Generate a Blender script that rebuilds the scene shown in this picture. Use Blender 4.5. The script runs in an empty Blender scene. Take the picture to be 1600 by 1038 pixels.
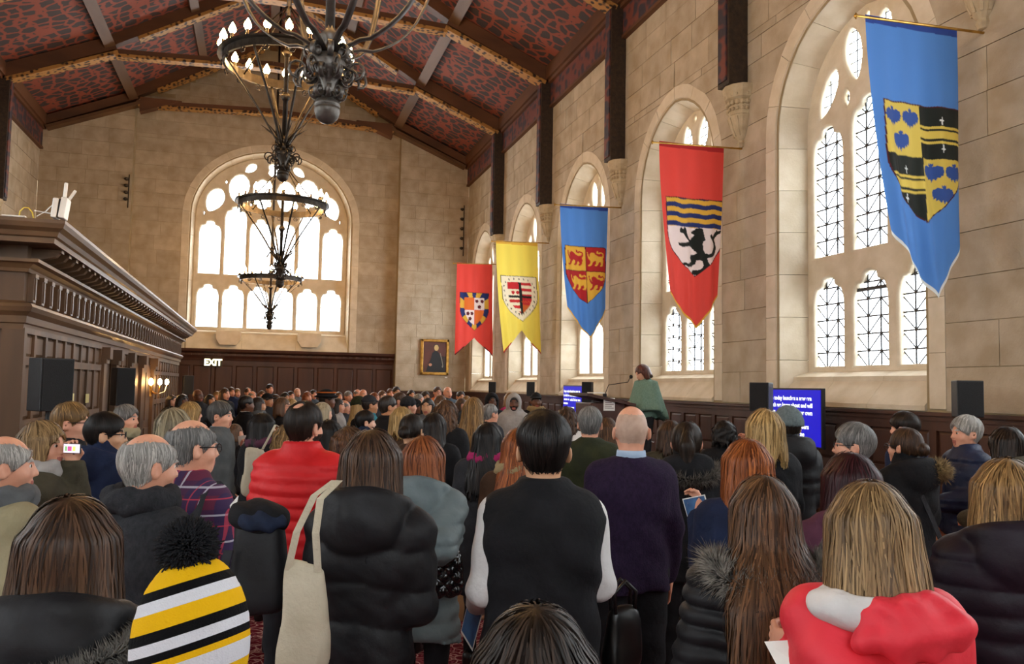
import bpy, bmesh, math, random
import numpy as np
from mathutils import Vector, Matrix, Euler
random.seed(7); np.random.seed(7)
SC = bpy.context.scene
COL = SC.collection
# ------------------------------------------------------------------ camera
W_PX, H_PX, F_PX = 1600, 1038, 1300.0
YAW, PITCH, ROLL = math.radians(16.67), math.radians(3.80), math.radians(1.053)
CAM = np.array([0.0, 0.0, 1.8])
_fw = np.array([math.sin(YAW)*math.cos(PITCH), math.cos(YAW)*math.cos(PITCH), math.sin(PITCH)])
_rt = np.array([math.cos(YAW), -math.sin(YAW), 0.0])
_up = np.cross(_rt, _fw)
C_R = math.cos(ROLL)*_rt + math.sin(ROLL)*_up
C_U = -math.sin(ROLL)*_rt + math.cos(ROLL)*_up
C_F = _fw
def ray(x, y): return (x-800)/F_PX*C_R - (y-519)/F_PX*C_U + C_F
def at_depth(x, y, d): return CAM + ray(x, y)*d
def on_axis(x, y, ax, v):
    r = ray(x, y); return CAM + r*((v-CAM[ax])/r[ax])
cam = bpy.data.objects.new('camera', bpy.data.cameras.new('camera'))
COL.objects.link(cam)
cam.data.sensor_width = 36.0; cam.data.lens = F_PX/W_PX*36.0
cam.data.clip_start = 0.05; cam.data.clip_end = 200
cam.matrix_world = Matrix(((C_R[0], C_U[0], -C_F[0], CAM[0]), (C_R[1], C_U[1], -C_F[1], CAM[1]),
                           (C_R[2], C_U[2], -C_F[2], CAM[2]), (0, 0, 0, 1)))
SC.camera = cam
# ------------------------------------------------------------------ world, exposure
wd = bpy.data.worlds.new('overcast_sky'); SC.world = wd; wd.use_nodes = True
wd.node_tree.nodes['Background'].inputs[0].default_value = (0.93, 0.965, 1.0, 1)
wd.node_tree.nodes['Background'].inputs[1].default_value = 7.5
vs = SC.view_settings
vs.view_transform = 'Standard'; vs.look = 'None'; vs.exposure = 0.75; vs.gamma = 1.0; vs.use_curve_mapping = False
SC.cycles.use_denoising = True
SC.cycles.max_bounces = 10; SC.cycles.diffuse_bounces = 6; SC.cycles.transparent_max_bounces = 24
SC.cycles.sample_clamp_indirect = 8.0
def portal(name, loc, rot, sx, sy):
    l = bpy.data.lights.new(name, 'AREA'); l.shape = 'RECTANGLE'; l.size = sx; l.size_y = sy
    l.cycles.is_portal = True
    o = bpy.data.objects.new(name, l); COL.objects.link(o); o.location = loc; o.rotation_euler = rot
    return o
# hall: right wall x=6.4, left wall x=-6.4, end wall y=26.65/27, back wall y=-6.4
XW, YE, YB = 6.4, 26.65, -6.4
POSTS = [6.05+4.13*k for k in range(-3, 5)]          # truss lines
WINR = [8.12+4.13*k for k in range(-3, 5)]           # window centres, right wall
WINL = [8.12+4.13*k for k in range(-3, 3)]           # window centres, left wall
for wy in WINR: portal('sky_portal', (7.0, wy, 4.3), (0, math.radians(90), 0), 4.6, 2.2)
for wy in WINL: portal('sky_portal', (-7.0, wy, 4.3), (0, math.radians(-90), 0), 4.6, 2.2)
portal('sky_portal', (0.18, 27.6, 6.2), (math.radians(-90), 0, 0), 4.8, 5.6)
portal('sky_portal', (0.0, -7.1, 6.2), (math.radians(90), 0, 0), 4.8, 5.6)
# ------------------------------------------------------------------ materials
def lin(h):
    h = h.lstrip('#'); v = [int(h[i:i+2], 16)/255 for i in (0, 2, 4)]
    return tuple(c/12.92 if c <= .04045 else ((c+.055)/1.055)**2.4 for c in v)
_M = {}
def pm(name, c1, c2=None, scale=8.0, rough=.6, bump=0.0, bscale=None, stretch=(1, 1, 1), metal=0.0, spec=.5, sheen=0.0, detail=3.0, rnd=0.0, coords='Object', coat=0.0):
    """procedural two-tone noise material with bump; rnd = brightness change per object"""
    if name in _M: return _M[name]
    m = bpy.data.materials.new(name); m.use_nodes = True; nt = m.node_tree; N, L = nt.nodes, nt.links
    b = N['Principled BSDF']
    c1 = lin(c1) if isinstance(c1, str) else c1
    c2 = c1 if c2 is None else (lin(c2) if isinstance(c2, str) else c2)
    tc = N.new('ShaderNodeTexCoord'); mp = N.new('ShaderNodeMapping'); mp.inputs['Scale'].default_value = stretch
    L.new(tc.outputs[coords], mp.inputs[0])
    nz = N.new('ShaderNodeTexNoise'); nz.inputs['Scale'].default_value = scale; nz.inputs['Detail'].default_value = detail
    L.new(mp.outputs[0], nz.inputs['Vector'])
    cr = N.new('ShaderNodeValToRGB'); cr.color_ramp.elements[0].position = .32; cr.color_ramp.elements[1].position = .68
    cr.color_ramp.elements[0].color = (*c1, 1); cr.color_ramp.elements[1].color = (*c2, 1)
    L.new(nz.outputs['Fac'], cr.inputs[0])
    out = cr.outputs[0]
    if rnd:
        oi = N.new('ShaderNodeObjectInfo'); mr = N.new('ShaderNodeMapRange')
        mr.inputs['To Min'].default_value = 1-rnd; mr.inputs['To Max'].default_value = 1+rnd
        L.new(oi.outputs['Random'], mr.inputs['Value'])
        hs = N.new('ShaderNodeHueSaturation'); L.new(mr.outputs[0], hs.inputs['Value']); L.new(out, hs.inputs['Color']); out = hs.outputs[0]
    L.new(out, b.inputs['Base Color'])
    b.inputs['Roughness'].default_value = rough; b.inputs['Metallic'].default_value = metal
    b.inputs['Specular IOR Level'].default_value = spec
    if sheen: b.inputs['Sheen Weight'].default_value = sheen; b.inputs['Sheen Roughness'].default_value = .5
    if coat: b.inputs['Coat Weight'].default_value = coat; b.inputs['Coat Roughness'].default_value = .2
    if bump:
        n2 = N.new('ShaderNodeTexNoise'); n2.inputs['Scale'].default_value = bscale or scale*3; n2.inputs['Detail'].default_value = 4
        L.new(mp.outputs[0], n2.inputs['Vector'])
        bp = N.new('ShaderNodeBump'); bp.inputs['Strength'].default_value = bump; bp.inputs['Distance'].default_value = .02
        L.new(n2.outputs['Fac'], bp.inputs['Height']); L.new(bp.outputs[0], b.inputs['Normal'])
    _M[name] = m
    return m
def emis(name, col, strength):
    if name in _M: return _M[name]
    m = bpy.data.materials.new(name); m.use_nodes = True; b = m.node_tree.nodes['Principled BSDF']
    col = lin(col) if isinstance(col, str) else col
    b.inputs['Base Color'].default_value = (*[c*.3 for c in col], 1)
    b.inputs['Emission Color'].default_value = (*col, 1); b.inputs['Emission Strength'].default_value = strength
    _M[name] = m; return m
def nodes_mat(name):
    m = bpy.data.materials.new(name); m.use_nodes = True; _M[name] = m
    return m, m.node_tree.nodes, m.node_tree.links, m.node_tree.nodes['Principled BSDF']
M = {}
M['stone'] = pm('ashlar_stone', '#a19279', '#b7aa95', 3.0, .85, .25, 40, rnd=.07, detail=6)
M['stone_base'] = pm('stone_mortar', '#93815f', '#a69677', 2.5, .9, .2, 30, detail=6)
M['stone_light'] = pm('dressed_limestone', '#c6b99f', '#d6cbb6', 4.0, .8, .15, 40, rnd=.05, detail=5)
M['corbel'] = pm('corbel_stone', '#ab9a7c', '#c4b596', 6.0, .85, .3, 30)
M['wood'] = pm('dark_oak', '#43301e', '#664a30', 3.0, .52, .12, 9, (1, 1, .12), rnd=.10, coat=.06)
M['wood_h'] = pm('dark_oak_moulding', '#4f3a27', '#735638', 3.0, .52, .10, 9, (1, .12, 1), coat=.08)
M['wood_end'] = pm('red_brown_oak', '#3a2013', '#4d2d1c', 3.0, .5, .1, 9, (1, 1, .15), rnd=.08, coat=.08)
M['wood_roof'] = pm('roof_timber', '#4a2d18', '#653f22', 2.0, .6, .15, 8, (.3, .3, 1))
M['wood_purlin'] = pm('purlin_timber', '#4e341d', '#654627', 2.0, .55, .15, 8, (1, .2, 1))
M['post'] = pm('post_timber', '#22180f', '#3a2a1b', 14.0, .6, .4, 22)
M['iron'] = pm('wrought_iron', '#2b2620', '#463e35', 12.0, .42, .1, 40, metal=.7)
M['iron_grey'] = pm('dull_grey_iron', '#4d4842', '#66605a', 10.0, .4, .1, 40, metal=.6)
M['black_plastic'] = pm('black_plastic', '#0d0e10', '#15161a', 20, .5, .05)
M['speaker_cloth'] = pm('speaker_grille', '#08090b', '#101216', 120, .8, .3, 300)
M['white_plastic'] = pm('white_plastic', '#dcdcd6', '#eae9e4', 10, .35)
M['yellow_cable'] = pm('yellow_cable', '#d8bf4a', '#e8d05c', 10, .5)
M['brass'] = pm('gilt_brass', '#9a7434', '#c59a4e', 10, .35, .1, 40, metal=.8)
M['paper'] = pm('white_paper', '#e6e4df', '#f1efea', 10, .8)
M['lead'] = pm('lead_came', '#2a2b2c', '#3b3c3d', 20, .6)
# patterned roof boarding: dark slate leaf shapes on red
def roof_panel_mat():
    m, N, L, b = nodes_mat('painted_roof_panel')
    tc = N.new('ShaderNodeTexCoord'); mp = N.new('ShaderNodeMapping'); mp.inputs['Scale'].default_value = (3.1, 3.7, 3.1)
    L.new(tc.outputs['Object'], mp.inputs[0])
    nz = N.new('ShaderNodeTexNoise'); nz.inputs['Scale'].default_value = 1.6; nz.inputs['Detail'].default_value = 1.0
    L.new(mp.outputs[0], nz.inputs['Vector'])
    ad = N.new('ShaderNodeMixRGB'); ad.blend_type = 'ADD'; ad.inputs[0].default_value = .35
    L.new(mp.outputs[0], ad.inputs[1]); L.new(nz.outputs['Color'], ad.inputs[2])
    vo = N.new('ShaderNodeTexVoronoi'); vo.feature = 'DISTANCE_TO_EDGE'; vo.inputs['Scale'].default_value = 1.0; vo.inputs['Randomness'].default_value = .62
    L.new(ad.outputs[0], vo.inputs['Vector'])
    cr = N.new('ShaderNodeValToRGB'); e = cr.color_ramp.elements
    e[0].position = .085; e[0].color = (*lin('#84422f'), 1); e[1].position = .13; e[1].color = (*lin('#39302f'), 1)
    L.new(vo.outputs['Distance'], cr.inputs[0])
    L.new(cr.outputs[0], b.inputs['Base Color']); b.inputs['Roughness'].default_value = .75
    return m
M['roof_panel'] = roof_panel_mat()
def carved_mat(name, ca, cb, sc, mid=.5):
    m, N, L, b = nodes_mat(name)
    tc = N.new('ShaderNodeTexCoord')
    mp = N.new('ShaderNodeMapping'); mp.inputs['Scale'].default_value = sc; L.new(tc.outputs['Object'], mp.inputs[0])
    vo = N.new('ShaderNodeTexVoronoi'); vo.feature = 'SMOOTH_F1'; vo.inputs['Scale'].default_value = 1.0; vo.inputs['Randomness'].default_value = .55
    L.new(mp.outputs[0], vo.inputs['Vector'])
    cr = N.new('ShaderNodeValToRGB'); e = cr.color_ramp.elements
    e[0].position = mid-.14; e[0].color = (*lin(ca), 1); e[1].position = mid; e[1].color = (*lin(cb), 1)
    L.new(vo.outputs['Distance'], cr.inputs[0]); L.new(cr.outputs[0], b.inputs['Base Color'])
    bp = N.new('ShaderNodeBump'); bp.inputs['Strength'].default_value = .6; bp.inputs['Distance'].default_value = .02
    L.new(vo.outputs['Distance'], bp.inputs['Height']); L.new(bp.outputs[0], b.inputs['Normal'])
    b.inputs['Roughness'].default_value = .6
    return m
M['gold_strip'] = carved_mat('gilded_carving', '#2a1a0c', '#a5783c', (9, 9, 9), .42)
M['frieze'] = carved_mat('painted_frieze', '#2f2a33', '#6e3a30', (5, 5, 6), .5)
def carpet_mat():
    m, N, L, b = nodes_mat('patterned_red_carpet')
    tc = N.new('ShaderNodeTexCoord'); mp = N.new('ShaderNodeMapping'); mp.inputs['Scale'].default_value = (7, 7, 7)
    L.new(tc.outputs['Object'], mp.inputs[0])
    nz = N.new('ShaderNodeTexNoise'); nz.inputs['Scale'].default_value = 1.2; nz.inputs['Detail'].default_value = 2
    L.new(mp.outputs[0], nz.inputs['Vector'])
    ad = N.new('ShaderNodeMixRGB'); ad.blend_type = 'ADD'; ad.inputs[0].default_value = 1.3
    L.new(mp.outputs[0], ad.inputs[1]); L.new(nz.outputs['Color'], ad.inputs[2])
    vo = N.new('ShaderNodeTexVoronoi'); vo.feature = 'DISTANCE_TO_EDGE'; vo.inputs['Scale'].default_value = 1.9; L.new(ad.outputs[0], vo.inputs['Vector'])
    cr = N.new('ShaderNodeValToRGB'); e = cr.color_ramp.elements
    e[0].position = .035; e[0].color = (*lin('#b98a80'), 1); e[1].position = .07; e[1].color = (*lin('#6e1420'), 1)
    x = e.new(.3); x.color = (*lin('#5c0f1b'), 1); x = e.new(.34); x.color = (*lin('#a3505a'), 1); x = e.new(.4); x.color = (*lin('#701724'), 1)
    L.new(vo.outputs['Distance'], cr.inputs[0]); L.new(cr.outputs[0], b.inputs['Base Color']); b.inputs['Roughness'].default_value = .95
    b.inputs['Specular IOR Level'].default_value = .1
    return m
M['carpet'] = carpet_mat()
def glass_mat():
    m, N, L, b = nodes_mat('old_clear_glass')
    N.remove(b); o = N['Material Output']
    t = N.new('ShaderNodeBsdfTransparent'); t.inputs[0].default_value = (.93, .95, .96, 1)
    g = N.new('ShaderNodeBsdfGlossy'); g.inputs['Roughness'].default_value = .1
    f = N.new('ShaderNodeLayerWeight'); pw = N.new('ShaderNodeMath'); pw.operation = 'POWER'; pw.inputs[1].default_value = 5.0; L.new(f.outputs['Facing'], pw.inputs[0]); ml = N.new('ShaderNodeMath'); ml.operation = 'MULTIPLY'; ml.inputs[1].default_value = .4; L.new(pw.outputs[0], ml.inputs[0])
    mx = N.new('ShaderNodeMixShader'); L.new(ml.outputs[0], mx.inputs[0]); L.new(t.outputs[0], mx.inputs[1]); L.new(g.outputs[0], mx.inputs[2])
    L.new(mx.outputs[0], o.inputs[0]); return m
M['glass'] = glass_mat()
# ------------------------------------------------------------------ mesh helpers
def arr_mesh(name, V, F, smooth=False):
    me = bpy.data.meshes.new(name)
    V = np.asarray(V, np.float32)
    if isinstance(F, np.ndarray):
        n = F.shape[1]
        me.vertices.add(len(V)); me.vertices.foreach_set('co', V.ravel())
        me.loops.add(F.size); me.loops.foreach_set('vertex_index', F.astype(np.int32).ravel())
        me.polygons.add(len(F)); me.polygons.foreach_set('loop_start', np.arange(0, F.size, n, dtype=np.int32))
        me.update(calc_edges=True)
    else:
        me.from_pydata(V.tolist(), [], F)
    if smooth: me.polygons.foreach_set('use_smooth', np.ones(len(me.polygons), bool))
    me.update(); return me
class MB:
    """collects solids; build() links them as one mesh object"""
    def __init__(s): s.V = []; s.F = []; s.mi = []
    def add(s, V, F, mi=0):
        o = len(s.V); s.V += [tuple(map(float, v)) for v in V]; s.F += [tuple(i+o for i in f) for f in F]; s.mi += [mi]*len(F); return s
    def box(s, x0, x1, y0, y1, z0, z1, mi=0):
        V = [(x, y, z) for z in (z0, z1) for y in (y0, y1) for x in (x0, x1)]
        return s.add(V, [(0, 2, 3, 1), (4, 5, 7, 6), (0, 1, 5, 4), (2, 6, 7, 3), (0, 4, 6, 2), (1, 3, 7, 5)], mi)
    def hexa(s, P, mi=0):   # 8 points: bottom 4 ccw, top 4 ccw
        return s.add(P, [(3, 2, 1, 0), (4, 5, 6, 7), (0, 1, 5, 4), (1, 2, 6, 5), (2, 3, 7, 6), (3, 0, 4, 7)], mi)
    def beam(s, a, b, w, h, up=(0, 0, 1), mi=0):   # rectangular bar a->b, w sideways, h along up
        a, b, up = Vector(a), Vector(b), Vector(up); d = (b-a).normalized(); sd = d.cross(up).normalized(); u = sd.cross(d).normalized()
        P = [p+sd*(sx*w/2)+u*(sz*h/2) for p in (a, b) for sx, sz in ((-1, -1), (1, -1), (1, 1), (-1, 1))]
        return s.add(P, [(3, 2, 1, 0), (4, 5, 6, 7), (0, 1, 5, 4), (1, 2, 6, 5), (2, 3, 7, 6), (3, 0, 4, 7)], mi)
    def prism(s, poly, axis, a, b, mi=0):  # convex-ish polygon in the two other axes, extruded a->b along axis
        n = len(poly); V = []
        for t in (a, b):
            for p in poly: q = list(p); q.insert(axis, t); V.append(q)
        return s.add(V, [tuple(range(n))[::-1], tuple(range(n, 2*n))]+[(i, (i+1) % n, n+(i+1) % n, n+i) for i in range(n)], mi)
    def tube(s, pts, r, n=8, mi=0, cap=True):
        pts = [Vector(p) for p in pts]; R = r if hasattr(r, '__len__') else [r]*len(pts); V = []
        pu = None
        for i, p in enumerate(pts):
            t = (pts[min(i+1, len(pts)-1)]-pts[max(i-1, 0)])
            t = t.normalized() if t.length > 1e-9 else Vector((0, 0, 1))
            if pu is None: pu = t.orthogonal().normalized()
            pu = (pu-t*pu.dot(t)); pu = pu.normalized() if pu.length > 1e-6 else t.orthogonal().normalized()
            q = t.cross(pu)
            V += [p+(pu*math.cos(k*2*math.pi/n)+q*math.sin(k*2*math.pi/n))*R[i] for k in range(n)]
        F = [(i*n+k, i*n+(k+1) % n, (i+1)*n+(k+1) % n, (i+1)*n+k) for i in range(len(pts)-1) for k in range(n)]
        if cap: F += [tuple(range(n))[::-1], tuple(range((len(pts)-1)*n, len(pts)*n))]
        return s.add(V, F, mi)
    def ribbon(s, pts, w, t, side, mi=0):   # flat strap along pts, width along side
        pts = [Vector(p) for p in pts]; sd = Vector(side).normalized(); V = []
        for i, p in enumerate(pts):
            d = (pts[min(i+1, len(pts)-1)]-pts[max(i-1, 0)]).normalized(); nrm = d.cross(sd).normalized()
            V += [p+sd*w/2+nrm*t/2, p-sd*w/2+nrm*t/2, p-sd*w/2-nrm*t/2, p+sd*w/2-nrm*t/2]
        F = [(i*4+k, i*4+(k+1) % 4, (i+1)*4+(k+1) % 4, (i+1)*4+k) for i in range(len(pts)-1) for k in range(4)]
        F += [(0, 1, 2, 3)[::-1], tuple(range(len(V)-4, len(V)))]
        return s.add(V, F, mi)
    def lathe(s, prof, n=16, c=(0, 0, 0), mi=0, ang=(0, 2*math.pi)):
        V = []; full = abs(ang[1]-ang[0]-2*math.pi) < 1e-6; m = n if full else n+1
        for r, z in prof:
            V += [(c[0]+r*math.cos(ang[0]+(ang[1]-ang[0])*k/n), c[1]+r*math.sin(ang[0]+(ang[1]-ang[0])*k/n), c[2]+z) for k in range(m)]
        F = [(i*m+k, i*m+(k+1) % m, (i+1)*m+(k+1) % m, (i+1)*m+k) for i in range(len(prof)-1) for k in range(n)]
        F += [tuple(range(m))[::-1], tuple(range((len(prof)-1)*m, len(prof)*m))]
        return s.add(V, F, mi)
    def mesh(s, name, smooth=False):
        me = bpy.data.meshes.new(name); me.from_pydata(s.V, [], s.F)
        me.polygons.foreach_set('material_index', s.mi)
        bm = bmesh.new(); bm.from_mesh(me); bmesh.ops.recalc_face_normals(bm, faces=bm.faces); bm.to_mesh(me); bm.free()
        if smooth: me.polygons.foreach_set('use_smooth', [True]*len(me.polygons))
        me.update(); return me
    def build(s, name, mats, parent=None, smooth=False, loc=None, bevel=0):
        return obj(name, s.mesh(name, smooth), mats, parent, loc, bevel=bevel)
def obj(name, me, mats=None, parent=None, loc=None, rz=0.0, bevel=0):
    o = bpy.data.objects.new(name, me); COL.objects.link(o)
    if mats is not None:
        mats = mats if isinstance(mats, (list, tuple)) else [mats]
        if len(me.materials) == 0:
            for m in mats: me.materials.append(m)
        else:
            for i, m in enumerate(mats):
                if me.materials[i] is not m: o.material_slots[i].link = 'OBJECT'; o.material_slots[i].material = m
    if parent is not None: o.parent = parent
    if loc is not None: o.location = loc
    if rz: o.rotation_euler = (0, 0, rz)
    if bevel:
        b = o.modifiers.new('bevel', 'BEVEL'); b.width = bevel; b.segments = 2; b.limit_method = 'ANGLE'
    return o
def empty(name, loc=(0, 0, 0), rz=0.0, parent=None):
    o = bpy.data.objects.new(name, None); COL.objects.link(o); o.location = loc; o.rotation_euler = (0, 0, rz)
    o.empty_display_size = .1
    if parent is not None: o.parent = parent
    return o
def tag(o, label=None, cat=None, group=None, kind=None):
    if label: o['label'] = label
    if cat: o['category'] = cat
    if group: o['group'] = group
    if kind: o['kind'] = kind
    return o
def struct(o): o['kind'] = 'structure'; return o
def baked(o):
    """replace a curve or modified object by its evaluated mesh"""
    dg = bpy.context.evaluated_depsgraph_get(); me = bpy.data.meshes.new_from_object(o.evaluated_get(dg))
    bpy.data.objects.remove(o); return me
def filled_plate(loops, depth, bevel, name='plate'):
    """2D closed loops (first = outline, others = holes) -> bevelled plate mesh in local XY, extruded along Z"""
    cu = bpy.data.curves.new(name, 'CURVE'); cu.dimensions = '2D'; cu.fill_mode = 'BOTH'; cu.extrude = depth/2-bevel; cu.bevel_depth = bevel; cu.bevel_resolution = 1
    for lp in loops:
        sp = cu.splines.new('POLY'); sp.points.add(len(lp)-1); sp.use_cyclic_u = True
        for i, p in enumerate(lp): sp.points[i].co = (p[0], p[1], 0, 1)
    o = bpy.data.objects.new(name, cu); COL.objects.link(o); bpy.context.view_layer.update()
    return baked(o)
def text_mesh(s, size, extrude=.002, align='CENTER', sx=1.0, bold=0.0):
    cu = bpy.data.curves.new('text', 'FONT'); cu.body = s; cu.size = size; cu.extrude = extrude; cu.align_x = align; cu.align_y = 'CENTER'; cu.offset = bold
    o = bpy.data.objects.new('text', cu); COL.objects.link(o); bpy.context.view_layer.update()
    me = baked(o); me.transform(Matrix.Diagonal((sx, 1, 1, 1))); return me
# ================================================================== the hall
WINR = [8.08+4.13*k for k in range(-3, 5)]
FR = lambda u, e, z: (XW+e, u, z)          # right wall: u = y, e = depth into the wall
FL = lambda u, e, z: (-XW-e, u, z)
FE = lambda u, e, z: (u, 27.0+e, z)
FP = lambda u, e, z: (u, YE+e, z)
FB = lambda u, e, z: (u, YB-e, z)
# ---- floor
mb = MB(); mb.box(-7, 7.2, YB-.6, 27.6, -.2, 0)
floor = struct(mb.build('floor', M['carpet']))
gp = on_axis(712, 945, 2, 0.0); mb = MB(); mb.box(gp[0]-.45, gp[0]+.2, gp[1]-.5, gp[1]+.3, 0, .006)
mb.build('wood_board', pm('worn_floor_wood', '#6b4a2e', '#7d5a3a', 4, .85, .2, 12, (1, .1, 1), spec=.1), floor)
# ---- opening outlines
def pointed(h, zs, rise, n=9):
    R = (rise*rise+h*h)/(2*h); cx = R-h; a1 = math.acos(cx/R)
    L = [(cx-R*math.cos(a1*i/n), zs+R*math.sin(a1*i/n)) for i in range(n+1)]
    return L+[(-x, z) for x, z in L[::-1][1:]]
def elliptic(h, zs, rise, n=12):
    return [(-h*math.cos(math.pi*i/(2*n)), zs+rise*math.sin(math.pi*i/(2*n))**1.0) for i in range(2*n+1)]
class Opening:
    def __init__(s, c, h, z0, zs, rise, kind): s.c, s.h, s.z0, s.zs, s.rise, s.kind = c, h, z0, zs, rise, kind
    def outline(s, off=0.0):
        f = pointed if s.kind == 'p' else elliptic
        return f(s.h+off, s.zs, s.rise+off)
    def half(s, z, off=0.0):
        """half-width of the outline grown by off at height z (0 above the apex)"""
        if z <= s.zs: return s.h+off
        P = s.outline(off); P = P[:len(P)//2+1]
        if z >= P[-1][1]: return 0.0
        for (x0, z0), (x1, z1) in zip(P, P[1:]):
            if z0 <= z <= z1: return -(x0+(x1-x0)*(z-z0)/(z1-z0+1e-9))
        return 0.0
RING = .26
def wall_sheet(fr, u0, u1, z0, ztop, ops, e=.012):
    """plain masonry behind the stones, with holes; ztop may be a function of u"""
    zt = ztop if callable(ztop) else (lambda u: ztop)
    mb = MB(); q = lambda *P: mb.add([fr(u, e, z) for u, z in P], [tuple(range(len(P)))])
    cur = u0
    for o in sorted(ops, key=lambda o: o.c):
        if o.c-o.h > cur: q((cur, z0), (o.c-o.h, z0), (o.c-o.h, zt(o.c-o.h)), (cur, zt(cur)))
        if o.z0 > z0: q((o.c-o.h, z0), (o.c+o.h, z0), (o.c+o.h, o.z0), (o.c-o.h, o.z0))
        P = o.outline()
        for (x0, a), (x1, b) in zip(P, P[1:]): q((o.c+x0, a), (o.c+x1, b), (o.c+x1, zt(o.c+x1)), (o.c+x0, zt(o.c+x0)))
        cur = o.c+o.h
    if cur < u1: q((cur, z0), (u1, z0), (u1, zt(u1)), (cur, zt(cur)))
    return mb
def stones(fr, parent, u0, u1, z0, z1, ops, rowh=.43, lo=.62, hi=1.05, mat='stone', limit=300, ztop=None):
    """coursed ashlar: each block a prism standing a little proud, joints open"""
    out = []; z = z0; r = 0; g = .004
    while z < z1-.05:
        zt = min(z+rowh, z1); r += 1
        for o in ops:           # courses break at the crown of an arch so that the stones meet it
            ap = o.outline(RING)[len(o.outline(RING))//2][1]-.004
            for br in (ap-.12, ap):
                if z+.03 < br < zt: zt = br
        spans = []; cl = (u0, u0)
        for o in sorted(ops, key=lambda o: o.c):
            if zt <= o.z0-.3: continue
            wa, wb = o.half(z, RING), o.half(zt, RING)
            if wa <= 0: continue
            if o.z0-.02 > zt: continue
            spans.append((cl, (o.c-wa, o.c-wb))); cl = (o.c+wa, o.c+wb)
        spans.append((cl, (u1, u1)))
        for (a0, a1), (b0, b1) in spans:
            L = max(b0-a0, b1-a1)
            if L < .08: continue
            n = max(1, round(L/random.uniform(lo, hi))); cuts = [i/n for i in range(n+1)]
            for i in range(1, n): cuts[i] += random.uniform(-.18, .18)/n + (.25/n if r % 2 else -.25/n)*(1 if n > 1 else 0)*.6
            for s0, s1 in zip(cuts, cuts[1:]):
                # interior joints stay vertical
                bl = a0 if s0 == 0 else max(min(a0, a1), 0*a0)+0
                f = lambda s, A, B: A+(B-A)*s
                mid0 = f(s0, (a0+a1)/2, (b0+b1)/2); mid1 = f(s1, (a0+a1)/2, (b0+b1)/2)
                x00, x01 = (a0, a1) if s0 == 0 else (mid0, mid0)
                x10, x11 = (b0, b1) if s1 == 1 else (mid1, mid1)
                if x10-x00 < .03 and x11-x01 < .03: continue
                ze = zt
                if ztop is not None:
                    ze = min(zt, ztop((x00+x10)/2))
                    if ze < z+.05: continue
                p = -random.uniform(.001, .006)
                out.append([(x00+g, z+g), (x10-g, z+g), (max(x11-g, x01+g+.005), ze-g), (x01+g, ze-g), p])
        z = zt
    out.sort(key=lambda b: (fr(b[0][0], 0, 0)[1], b[0][1])) if fr is FR else random.shuffle(out)
    rest = MB()
    for i, b in enumerate(out):
        P = [fr(u, b[4], zz) for u, zz in b[:4]]+[fr(u, .03, zz) for u, zz in b[:4]]
        if i < limit:
            m = MB(); m.hexa(P); m.build('stone_block', M[mat], parent)
        else: rest.hexa(P)
    if rest.V: tag(rest.build('stone_blocks', M[mat], parent), kind='stuff')
# ---- window parts
def light_hole(x0, x1, z0, z1, n=22, cusp=.17):
    """one light with a cusped head; z1 = top of the head"""
    w = x1-x0; c = (x0+x1)/2; hr = w*.62; zs = z1-hr; P = [(x0, z0), (x1, z0), (x1, zs)]
    for i in range(1, n):
        t = math.pi*i/n; k = 1-cusp*sum(math.exp(-((t-a)/.13)**2) for a in (math.pi*.30, math.pi*.70))
        P.append((c+w/2*math.cos(t)*k, zs+hr*math.sin(t)*k*(1+.0*t)))
    P.append((x0, zs)); return P
def leaf(cx, cz, ln, wd, ang, n=8):
    ca, sa = math.cos(ang), math.sin(ang); P = []
    for i in range(2*n):
        t = math.pi*i/n; x = ln/2*math.cos(t); y = wd/2*math.sin(t)*abs(math.sin(t))**.25*(1+.15*math.cos(t))
        P.append((cx+x*ca-y*sa, cz+x*sa+y*ca))
    return P
def foil(cx, cz, r, k=4, n=6):
    P = []
    for i in range(k*n):
        t = 2*math.pi*i/(k*n); P.append((cx+r*math.cos(t)*(1-.22*abs(math.cos(k*t/2))**8), cz+r*math.sin(t)*(1-.22*abs(math.cos(k*t/2))**8)))
    return P
def surround_mesh(o, s0, s1, pth, prof):
    """one dressed stone of the surround: profile swept along the outline between path parameters"""
    import bisect
    cum = [0]
    for a, b in zip(pth, pth[1:]): cum.append(cum[-1]+math.dist(a, b))
    def pt(s):
        s = min(max(s, 0), cum[-1]); i = min(bisect.bisect_right(cum, s)-1, len(pth)-2); f = (s-cum[i])/(cum[i+1]-cum[i])
        a, b = pth[i], pth[i+1]; return (a[0]+(b[0]-a[0])*f, a[1]+(b[1]-a[1])*f)
    def nrm(s):
        a, b = pt(s-.03), pt(s+.03); d = (b[0]-a[0], b[1]-a[1]); l = math.hypot(*d) or 1
        return (-d[1]/l, d[0]/l)
    S = [s0]+[c for c in cum if s0+.03 < c < s1-.03]+[s1]
    V = []
    for s in S:
        p, n = pt(s), nrm(s)
        V += [(o.c+p[0]+n[0]*t, e, p[1]+n[1]*t) for t, e in prof]
    k = len(prof); F = [(i*k+j, i*k+(j+1) % k, (i+1)*k+(j+1) % k, (i+1)*k+j) for i in range(len(S)-1) for j in range(k)]
    F += [tuple(range(k))[::-1], tuple(range((len(S)-1)*k, len(S)*k))]
    return V, F, cum[-1]
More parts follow.
